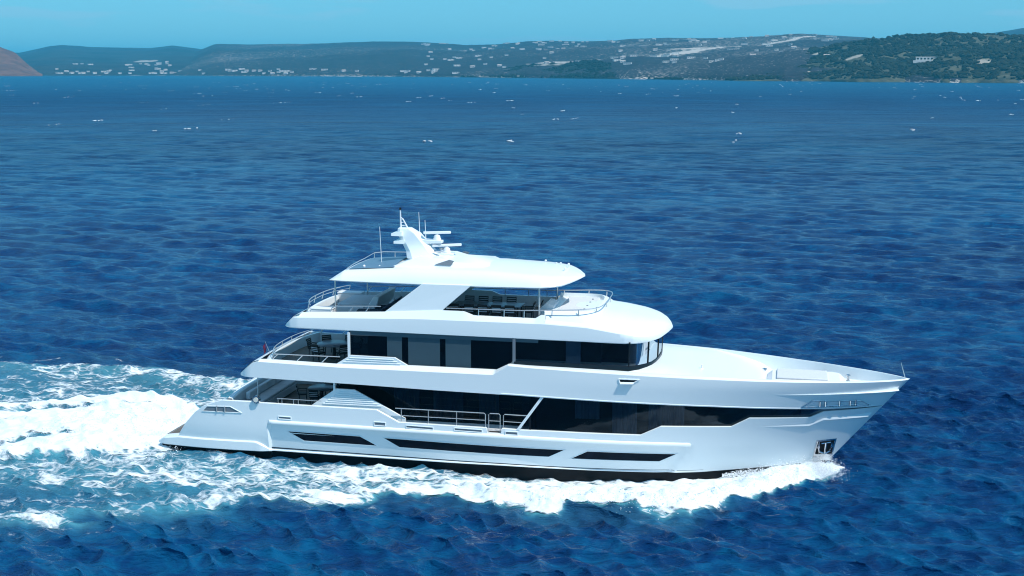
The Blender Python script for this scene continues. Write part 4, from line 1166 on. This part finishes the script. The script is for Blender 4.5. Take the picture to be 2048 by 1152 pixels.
for x in SD:
    w = dw(x); zb, zs_, zt = float(DB(x)), float(DS(x)), float(DT(x)); zs_ = min(zs_, zt - .01)
    k = float(np.clip((x - 7.0) / .9, 0, 1))
    c = [(x, -w + .03, zb), (x, -w, zb + .04), (x, -w + .005, (zb + zs_) / 2), (x, -w + .03, zs_ - .04), (x, -w + .06, zs_), (x, -w + .06 + .22 * k, zt), (x, -w + .16 + .24 * k, zt), (x, -w + .18 + .24 * k, min(zt, 7.15))]
    rows.append(c)
    sf.append([(x, -w + .03, zb), (x, 0, zb + .03), (x, w - .03, zb)])
mb = both(MB(), rows).grid(sf)
cap = [[(x - .10 * (1 - v * v) * min(1, (x - 6.9) * 3), -v * (dw(x) - .06), float(DT(x)) - .004) for v in np.linspace(1, -1, 9)] for x in SD if x <= 7.9]
mb.grid(cap)
SUND = mb.build('sun_deck', M['white'], Y, angle=30)
# domed forward part
rows = []
for x in np.concatenate([np.linspace(20, 23.2, 26), np.linspace(23.3, 25.76, 44)]):
    w = dw(x); zb, zs_, zc = float(DB(x)), float(DS(x)), float(DC(x))
    half = [(x, -max(0, w - .03), zb), (x, -w, zb + .04), (x, -max(0, w - .005), (zb + zs_) / 2), (x, -max(0, w - .03), zs_ - .04)]
    for v in np.linspace(1, 0, 17):
        half.append((x, -max(0, w - .06) * v, zs_ + (zc - zs_) * (1 - v ** 3.2)))
    rows.append(half + [(q[0], -q[1], q[2]) for q in half[-2::-1]])
mb = MB().grid(rows)
mb.grid([[r[0], (r[0][0], 0, r[0][2] + .02), r[-1]] for r in rows])
mb.poly(rows[0])
mb.build('deck_dome', M['white'], SUND, angle=30)
MB().grid([[(10.4, sd * 3.38, 6.58), (19.7, sd * 3.38, 6.56)] for sd in (-1,)] + [[(10.4, -3.38, 6.82), (19.7, -3.38, 6.74)]]).build('fascia', M['white'], SUND, smooth=False)
MB().grid([[(10.4, 3.38, 6.58), (19.7, 3.38, 6.56)], [(10.4, 3.38, 6.82), (19.7, 3.38, 6.74)]]).build('fascia', M['white'], SUND, smooth=False)
MB().box(7.7, 20.2, -3.1, 3.1, 7.09, 7.15).build('deck_planking', M['teak'], SUND, smooth=False)
# helm coaming and forward lounge
def ring(x0_, x1_, hw, rx, n=40):
    pts = []
    for t in np.linspace(-1, 1, n):
        an = t * math.pi / 2
        ex = 2 / 4.6
        pts.append((x1_ - rx + rx * abs(math.cos(an)) ** ex, hw * math.copysign(abs(math.sin(an)) ** ex, an)))
    return [(x0_, -hw)] + pts + [(x0_, hw)]
rg = ring(19.9, 22.35, 2.75, 2.0)
rows = []
for x, y in rg:
    k = float(np.clip((x - 20.2) / 1.6, 0, 1))
    rows.append([(x + .05 + .75 * k, y * 1.17, 7.46), (x + .03 + .42 * k, y * 1.10, 7.68), (x + .10 * k, y * 1.02, 7.94), (x - .03, y * .985, 8.0), (x - .12, y * .95, 8.01), (x - .16, y * .94, 7.80)])
mb = MB().grid(rows)
mb.poly([(x - .16, y * .94, 7.80) for x, y in rg])
CO = mb.build('helm_coaming', M['white'], Y)
MB().box(20.3, 21.9, -2.2, 2.2, 7.8, 7.9).build('sun_cushion', M['cushion'], CO, bevel=.04)
for y in (-1.4, -.4, .6, 1.5): MB().lathe([(.05, 0), (.05, .03), (.02, .04)], (21.6, y, 7.9), 10).build('downlight', M['vent'], CO)
MB().prism([(19.2, -1.3, 7.15), (20.1, -1.3, 7.15), (20.1, -1.3, 8.0), (19.7, -1.3, 8.12), (19.4, -1.3, 7.85)], (0, 1.5, 0)).build('helm_station', M['matte_white'], Y, bevel=.03)
MB().tube([(19.35 + .17 * math.cos(t) * .5, -.55 + .19 * math.sin(t), 7.98 + .17 * math.cos(t)) for t in np.linspace(0, 6.283, 19)], .018, 6).build('steering_wheel', M['black'], Y)
# sun deck rails
tp = [(15.15, -3.12, 8.03), (17, -3.08, 8.03), (18.99, -3.05, 8.03)]
rail(tp, [((x, -3.1, 8.03), (x, -3.14, 7.7)) for x in (16.75, 18.0, 18.97)], r=.024)
fr = ring(18.99, 22.6, 3.0, 2.2, 30)
rail([(x, y, 8.03 + .16 * np.clip((x - 19) / 3.6, 0, 1)) for x, y in fr], [((x, y, 8.03 + .16 * np.clip((x - 19) / 3.6, 0, 1)), (x - .02, y, 7.80)) for x, y in ((20.3, -3.0), (21.55, -2.86), (22.3, -2.2), (22.58, -.6), (22.58, .8), (22.2, 2.35), (21.2, 2.93), (19.9, 3.0))], r=.026, both_sides=False)
rail([(9.2, -3.12, 7.92), (11.9, -3.12, 8.0)], [((x, -3.12, 7.93), (x - .2, -3.14, 7.68)) for x in (9.5, 10.5, 11.3)], r=.022)
rail(arc(7.6, 3.1, .7, 7.95), [((q[0], q[1], 7.95), (q[0] - .1, q[1], 7.58)) for q in arc(7.6, 3.1, .7, 0)[1::3]], r=.022, mid=arc(7.58, 3.1, .7, 7.78), both_sides=False)
MB().grid([[(q[0] - .12, q[1], 7.5), (q[0], q[1], 7.58), (q[0] + .15, q[1], 7.58), (q[0] + .2, q[1], 7.12)] for q in arc(7.72, 3.1, .4, 0, 25)]).build('aft_coaming', M['white'], SUND)
# arch legs carrying the hardtop
for sd in (-1, 1):
    MB().prism([(11.9, sd * 3.14, 7.6), (14.9, sd * 3.14, 7.85), (16.4, sd * 2.98, 9.16), (13.95, sd * 2.98, 9.16)], (0, -sd * .16, 0)).build('arch_leg', M['white'], Y, smooth=False, bevel=.03)
    MB().tube([(9.42, sd * 2.6, 7.5), (9.42, sd * 2.6, 9.2)], .04).build('hardtop_post', M['steel'], Y)
    MB().tube([(19.6, sd * 2.6, 7.6), (19.6, sd * 2.6, 9.2)], .045).build('hardtop_post', M['steel'], Y)

# ---- hardtop
TL = lambda x: ip(x, [9.1, 10.5, 16.8, 19.7, 20.6, 21.4], [9.12, 9.10, 9.05, 9.08, 9.12, 9.30])
TW = lambda x: ip(x, [9.10, 9.2, 9.45, 9.8, 12, 19.2, 19.7, 20.1, 20.4, 20.7, 20.95, 21.15, 21.3, 21.42], [2.55, 2.68, 2.8, 2.86, 2.92, 2.92, 2.88, 2.76, 2.58, 2.22, 1.78, 1.25, .75, 0])
TT = lambda x: ip(x, [9.10, 9.4, 9.75, 12.0, 13.2, 17.0, 19.3, 20.4, 21.1, 21.42], [9.16, 9.36, 9.58, 9.72, 9.80, 9.78, 9.66, 9.56, 9.44, 9.33])
rows = []
for x in np.concatenate([np.linspace(9.1, 10, 14), np.linspace(10.2, 19.2, 50), np.linspace(19.3, 21.42, 40)]):
    w = float(TW(x)); zl, zt = float(TL(x)), float(TT(x)); h_ = zt - zl
    sl = min(.62, w * .6)
    half = [(x, -max(0, w - .05), zl), (x, -w, zl + min(.05, h_ * .3)), (x, -max(0, w - sl * .18), zl + h_ * .42), (x, -max(0, w - sl * .50), zl + h_ * .74), (x, -max(0, w - sl * .85), zl + h_ * .94), (x, -max(0, w - sl * 1.35), zt)]
    for v in (.7, .45, .2, 0): half.append((x, -max(0, w - sl * 1.35) * v, zt + .14 * (1 - v * v) * np.clip((x - 9.2) / 3, 0, 1) * np.clip((21.4 - x) / 1.5, 0, 1)))
    rows.append(half + [(q[0], -q[1], q[2]) for q in half[-2::-1]])
mb = MB().grid(rows)
mb.grid([[r[0], (r[0][0], 0, r[0][2] + .01), r[-1]] for r in rows])
mb.poly(rows[0])
TOP = mb.build('hardtop', M['white'], Y, angle=40)
g = []
for x in np.linspace(9.95, 12.25, 14):
    zt = float(TT(x)); hw = min(2.05, float(TW(x)) - .75)
    g.append([(x, v * hw, zt + .165 * np.clip((x - 9.2) / 3, 0, 1) * (1 - v * v) + .035) for v in np.linspace(-1, 1, 9)])
MB().grid(g).build('skylight_panel', M['skylight'], TOP)
rail([(9.9, -2.2, 9.66), (9.82, -1, 9.70), (9.8, 0, 9.72), (9.82, 1, 9.74), (9.95, 2.2, 9.86), (10.4, 2.45, 9.90), (12.3, 2.45, 9.92)], [((q), (q[0], q[1], 9.5)) for q in ((9.95, 2.2, 9.86), (11, 2.45, 9.9), (12.3, 2.45, 9.92))], r=.02, both_sides=False)
for x, y in ((10.6, -1.6), (11.4, -1.6)):
    MB().lathe([(.07, 0), (.07, .06), (.03, .10), (.01, .11)], (x, y, 9.68), 10).build('sensor', M['matte_white'], TOP)
for x, y, h_ in ((12.3, 1.7, .2), (15.9, 1.0, .15), (19.2, 1.4, .14), (19.8, 1.0, .13), (20.0, 1.2, .13), (20.5, .6, .24), (20.5, -.6, .2)):
    z = float(TT(x)) + .05
    MB().lathe([(.05, 0), (.02, .03), (.02, h_ * .6), (.06, h_ * .75), (.05, h_), (.01, h_ + .02)], (x, y, z), 10).build('deck_antenna', M['matte_white'], TOP)
# raised trunk and mast
def sec(x, hw, z, zb=9.6, r_=.25):
    return [(x, -hw - .25, zb), (x, hw + .25, zb), (x, hw, z - .08), (x, hw - .12, z), (x, -hw + .12, z), (x, -hw, z - .08)]
MB().sections([sec(11.9, 2.0, 9.72), sec(12.5, 1.8, 9.92), sec(13.3, 1.62, 10.20), sec(14.6, 1.55, 10.18), sec(15.2, 1.55, 10.02), sec(16.6, 1.5, 9.98), sec(17.1, 1.4, 9.80)]).build('mast_base', M['white'], TOP, bevel=.04)
for sd in (-1, 1):
    MB().prism([(14.25, sd * 1.68, 9.92), (15.05, sd * 1.68, 9.90), (15.2, sd * 1.60, 10.10), (14.95, sd * 1.60, 10.16)], (0, sd * .04, 0)).build('exhaust_slot_shade', M['vent'], TOP, smooth=False)  # shade of the slot opening painted as a dark wedge
def msec(x0_, x1_, hw, z):
    r_ = .18 * (x1_ - x0_)
    return [(x0_, -hw * .7, z), (x0_ + r_, -hw, z), (x1_ - r_, -hw, z), (x1_, -hw * .5, z), (x1_, hw * .5, z), (x1_ - r_, hw, z), (x0_ + r_, hw, z), (x0_, hw * .7, z)]
MAST = MB().sections([msec(12.5, 14.5, .80, 10.02), msec(12.40, 13.85, .50, 10.36), msec(12.20, 13.54, .38, 10.70), msec(12.06, 13.30, .36, 10.95), msec(11.94, 13.05, .36, 11.24), msec(11.94, 12.66, .28, 11.46), msec(11.98, 12.6, .24, 11.5)]).build('mast', M['white'], Y, angle=22, bevel=.015)
for x, z, hw in ((11.82, 10.74, .55), (11.74, 11.14, .7)):
    MB().sections([[(x, -hw, z), (x, hw, z), (x, hw, z + .13), (x, -hw, z + .13)], [(x + .5, -hw * .8, z - .02), (x + .5, hw * .8, z - .02), (x + .5, hw * .8, z + .20), (x + .5, -hw * .8, z + .20)]]).build('spreader', M['white'], MAST)
MB().sections([[(13.0, -.3, 10.72), (13.0, .3, 10.72), (13.0, .3, 10.95), (13.0, -.3, 10.95)], [(14.2, -.22, 10.76), (14.2, .22, 10.76), (14.2, .22, 10.90), (14.2, -.22, 10.90)]]).build('radar_platform', M['white'], MAST, bevel=.02)
MB().sections([[(13.4, -.35, 10.1), (13.4, .35, 10.1), (13.4, .35, 10.34), (13.4, -.35, 10.34)], [(14.75, -.28, 10.16), (14.75, .28, 10.16), (14.75, .28, 10.28), (14.75, -.28, 10.28)]]).build('radar_platform', M['white'], MAST, bevel=.02)
for x, z, ang, L_ in ((13.92, 10.90, R(14), .70), (14.42, 10.28, R(-4), .74)):
    rd = MB().lathe([(.20, 0), (.21, .05), (.17, .12), (.16, .20), (.12, .26), (.07, .28), (.06, .34)], (x, 0, z), 18).build('radar', M['matte_white'], Y)
    ca, sa = math.cos(ang), math.sin(ang)
    dirv = np.array([.97, .23, 0.0]) * ca + np.array([0, 0, 1]) * math.sin(R(2))
    if ang > 0: dirv = np.array([.93, .36, .0])
    c0 = np.array((x, 0, z + .38))
    ax = dirv / np.linalg.norm(dirv); sx = np.array((-ax[1], ax[0], 0))
    q = []
    for e in (-L_, -L_ * .97, L_ * .97, L_):
        k = .6 if abs(e) == L_ else 1.0
        q.append([c0 + ax * e + sx * .09 * k + np.array((0, 0, .06 * k)), c0 + ax * e - sx * .09 * k + np.array((0, 0, .06 * k)), c0 + ax * e - sx * .09 * k - np.array((0, 0, .06 * k)), c0 + ax * e + sx * .09 * k - np.array((0, 0, .06 * k))])
    MB().sections(q).build('radar_bar', M['matte_white'], rd, smooth=False, bevel=.015)
# mast head: lattice tip, whip aerials
mb = MB().tube([(12.05, 0, 11.45), (12.03, 0, 12.38)], .05, 8, .03)
mb.tube([(12.42, 0, 11.45), (12.16, 0, 11.92), (12.05, 0, 12.0)], .04, 8, .03)
for z in (11.6, 11.75, 11.9): mb.tube([(12.04, 0, z), (12.34 - (z - 11.5) * .45, 0, z)], .02, 6)
mb.build('mast_head', M['matte_white'], MAST)
MB().lathe([(.05, 0), (.06, .03), (.06, .10), (.02, .13)], (12.03, 0, 12.38), 10).build('masthead_light', M['black'], MAST)
for (x, y, z0_, z1_) in ((11.2, -.6, 9.6, 11.58), (13.0, .1, 11.22, 12.28), (13.26, .3, 10.9, 11.86)):
    MB().tube([(x, y, z0_), (x - .06 * (z1_ - z0_) / 1.5, y, z1_)], .022, 6, .012).build('whip_aerial', M['matte_white'], Y)
# horn cluster and search lights on the mast foot
for y in (-.5, .5):
    MB().tube([(13.9, y, 10.42), (14.25, y, 10.42)], .05, 10, .09).build('horn', M['chrome'], MAST)

# ------------------------------------------------------------------ deck furniture (things of their own)
def chair_proto(name, seatm, framem, slatm):
    root = empty(name)
    for sx in (-1, 1):
        for sy in (-1, 1):
            MB().tube([(sx * .22, sy * .2, 0), (sx * .20, sy * .18, .44)], .022, 6).build('leg', framem, root)
    MB().box(-.25, .25, -.23, .23, .42, .50).build('seat', seatm, root, bevel=.02)
    mb = MB()
    for sx in (-1, 1): mb.tube([(sx * .23, .22, .46), (sx * .23, .31, .90)], .022, 6)
    mb.prism([(-.22, .245, .50), (.22, .245, .50), (.22, .325, .90), (-.22, .325, .90)], (0, -.02, 0))
    bk = mb.build('backrest', framem, root)
    mb = MB()
    for k in range(4):
        z = .56 + k * .095; y = .24 + (z - .46) * .2
        mb.box(-.22, .22, y + .012, y + .026, z, z + .030)
        mb.box(-.22, .22, y - .034, y - .018, z, z + .030)
    mb.build('strap', slatm, bk, smooth=False)
    MB().box(-.25, .25, .29, .35, .84, .93).build('headrest', seatm, bk, bevel=.02)
    for sx in (-1, 1):
        MB().tube([(sx * .26, .24, .66), (sx * .27, -.2, .66), (sx * .25, -.2, .44)], .02, 6).build('armrest', framem, root)
    return root
def table_proto(name, L_, W_, rnd):
    root = empty(name)
    if rnd:
        MB().lathe([(L_ / 2 - .04, .70), (L_ / 2, .72), (L_ / 2, .75), (L_ / 2 - .03, .765)], n=40).build('table_top', M['tabletop'], root)
        MB().lathe([(.36, 0), (.34, .04), (.09, .08), (.08, .66), (.2, .70)], n=20).build('pedestal', M['darkwood'], root)
    else:
        MB().box(-L_ / 2, L_ / 2, -W_ / 2, W_ / 2, .70, .755).build('table_top', M['tabletop'], root, bevel=.015)
        for sx in (-1, 1):
            for sy in (-1, 1):
                MB().box(sx * (L_ / 2 - .15) - .04, sx * (L_ / 2 - .15) + .04, sy * (W_ / 2 - .12) - .04, sy * (W_ / 2 - .12) + .04, 0, .70).build('leg', M['darkwood'], root, smooth=False)
    return root
ch0 = chair_proto('deck_chair', M['darkwood'], M['darkwood'], M['slat'])
ch_used = False
def put_chair(x, y, z, rz, label, group):
    global ch_used
    o = ch0 if not ch_used else copy_tree(ch0)
    ch_used = True
    o.location = (x, y, z); o.rotation_euler = (0, 0, rz)
    tag(o, label, 'chair', group)
def back_to(dx, dy):            # rotation that points the backrest along (dx, dy)
    return math.atan2(dy, dx) - math.pi / 2
ORD = ['first', 'second', 'third', 'fourth', 'last']
SDT = table_proto('dining_table', 3.4, 1.25, False); SDT.location = (16.75, -.85, 7.15)
tag(SDT, 'long pale dining table under the hardtop on the sun deck', 'table')
for i, x in enumerate((15.28, 16.02, 16.70, 17.38, 18.05)):
    put_chair(x, -1.75, 7.15, back_to(0, -1), '%s near side dark chair from the stern at the sun deck dining table' % ORD[i], 'dark chairs round the sun deck dining table')
for i, x in enumerate((15.5, 16.22, 16.93, 17.66)):
    put_chair(x, .05, 7.15, back_to(0, 1), '%s far side dark chair from the stern at the sun deck dining table' % ['first', 'second', 'third', 'last'][i], 'dark chairs round the sun deck dining table')
put_chair(18.75, -.85, 7.15, back_to(1, 0), 'dark chair at the bow end of the sun deck dining table', 'dark chairs round the sun deck dining table')
UT = table_proto('round_table', 1.75, 0, True); UT.location = (8.5, -.3, 4.72)
tag(UT, 'round pale table on the aft end of the upper deck', 'table')
wh = ['facing the bow', 'nearest the camera', 'beside the dark window wall', 'on the side away from the camera', 'nearest the stern rail corner']
for i, an in enumerate((175, 245, 310, 25, 75, 125)):
    t = R(an)
    nm = ['sternmost dark chair at the round upper deck table', 'dark chair on the near stern side of the round upper deck table', 'dark chair on the near bow side of the round upper deck table', 'dark chair nearest the window wall at the round upper deck table', 'dark chair on the far bow side of the round upper deck table', 'dark chair on the far stern side of the round upper deck table'][i]
    put_chair(8.5 + 1.12 * math.cos(t), -.3 + 1.12 * math.sin(t), 4.72, back_to(math.cos(t), math.sin(t)), nm, 'dark chairs round the upper deck table')
MT = table_proto('round_table', 1.4, 0, True); MT.location = (7.6, .2, 2.25)
tag(MT, 'round table in the shade of the main aft deck', 'table')
for i, an in enumerate((200, 270, 340, 90)):
    t = R(an)
    nm = ['dark chair on the stern side of the shaded main deck table', 'dark chair nearest the camera at the shaded main deck table', 'dark chair on the bow side of the shaded main deck table', 'dark chair on the far side of the shaded main deck table'][i]
    put_chair(7.6 + .98 * math.cos(t), .2 + .98 * math.sin(t), 2.25, back_to(math.cos(t), math.sin(t)), nm, 'dark chairs round the main deck table')
def sofa():
    root = empty('sofa', (5.0, -.1, 2.25))
    MB().box(-.45, .45, -2.4, 2.4, .05, .42).build('base', M['matte_white'], root, bevel=.03)
    for k in range(4): MB().box(-.42, .45, -2.38 + k * 1.19, -1.22 + k * 1.19, .43, .58).build('seat_cushion', M['cushion'], root, bevel=.04)
    for k in range(4): MB().box(-.48, -.26, -2.38 + k * 1.19, -1.22 + k * 1.19, .59, .98).build('back_cushion', M['cushion'], root, bevel=.05)
    tag(root, 'pale sofa along the stern bulwark of the main aft deck', 'sofa')
sofa()
def lounger(x, y, rz, label):
    root = empty('sun_lounger', (x, y, 7.15), rz)
    mb = MB()
    for sy in (-1, 1): mb.tube([(-.95, sy * .3, .30), (.95, sy * .3, .30)], .025, 6)
    mb.build('frame', M['darkwood'], root)
    for sx in (-.8, .75):
        for sy in (-1, 1): MB().tube([(sx, sy * .3, 0), (sx, sy * .3, .30)], .022, 6).build('leg', M['darkwood'], root)
    MB().box(-.95, .25, -.32, .32, .31, .39).build('mattress', M['navy'], root, bevel=.02)
    MB().prism([(.25, -.32, .31), (.95, -.32, .80), (.90, -.32, .88), (.22, -.32, .40)], (0, .64, 0)).build('backrest', M['navy'], root, bevel=.015)
    MB().prism([(.70, -.22, .74), (.93, -.22, .90), (.88, -.22, .96), (.66, -.22, .80)], (0, .44, 0)).build('pillow', M['cushion'], root, bevel=.015)
    tag(root, label, 'sun lounger', 'sun loungers on the aft sun deck')
lounger(11.2, -1.6, R(8), 'dark sun lounger nearer the camera beside the slanted hardtop leg')
lounger(11.2, -.5, R(8), 'dark sun lounger farther from the camera behind the slanted hardtop leg')
def daybed():
    root = empty('daybed', (9.9, .55, 7.15))
    MB().box(-1.1, 1.0, -1.5, 1.5, 0, .38).build('base', M['matte_white'], root, bevel=.04)
    MB().box(-1.0, .75, -1.4, 1.4, .39, .52).build('mattress', M['cushion'], root, bevel=.05)
    MB().prism([(.6, -1.5, .38), (1.1, -1.5, .38), (1.25, -1.5, .95), (.95, -1.5, .95)], (0, 3.0, 0)).build('backrest', M['matte_white'], root, bevel=.05)
    tag(root, 'wide white daybed with raised back on the aft sun deck', 'daybed')
daybed()
def locker(x, y, rz, label, L_=1.0):
    root = empty('deck_locker', (x, y, 7.15), rz)
    MB().box(-L_ / 2, L_ / 2, -.32, .32, 0, .52).build('box', M['matte_white'], root, bevel=.03)
    MB().box(-L_ / 2 - .02, L_ / 2 + .02, -.34, .34, .525, .60).build('lid', M['matte_white'], root, bevel=.03)
    tag(root, label, 'locker')
locker(8.75, -2.55, 0, 'white deck locker at the near stern corner of the sun deck', 1.1)
locker(8.6, 2.3, 0, 'white deck locker at the far stern corner of the sun deck', 1.3)
# ensign furled on its staff at the upper deck stern rail
def ensign():
    root = empty('ensign_flag', (5.78, -2.2, 5.2)); root.scale = (.62, .62, .62)
    MB().tube([(0, 0, 0), (-.42, 0, 1.0)], .02, 8, .014).build('staff', M['steel'], root)
    rows = []; rows2 = []
    for i, t in enumerate(np.linspace(0, 1, 14)):
        x = -.40 + .26 * t - .5 * t * t * .5; zt = .95 - .80 * t
        rows.append([(x + .02, .03 * math.sin(7 * t), zt), (x - .12 - .05 * math.sin(6 * t), .07 * math.cos(9 * t), zt - .16), (x - .22, -.05 * math.sin(8 * t), zt - .36)])
    MB().grid(rows).build('cloth', M['red'], root)
    MB().grid([[(q[0] + .012, q[1] - .015, q[2] - .02) for q in (r[0], ((r[0][0] + r[1][0]) / 2, (r[0][1] + r[1][1]) / 2, (r[0][2] + r[1][2]) / 2))] for r in rows[:7]]).build('canton', M['bluecloth'], root)
    tag(root, 'red and dark blue ensign hanging on a staff at the stern rail', 'flag')
ensign()
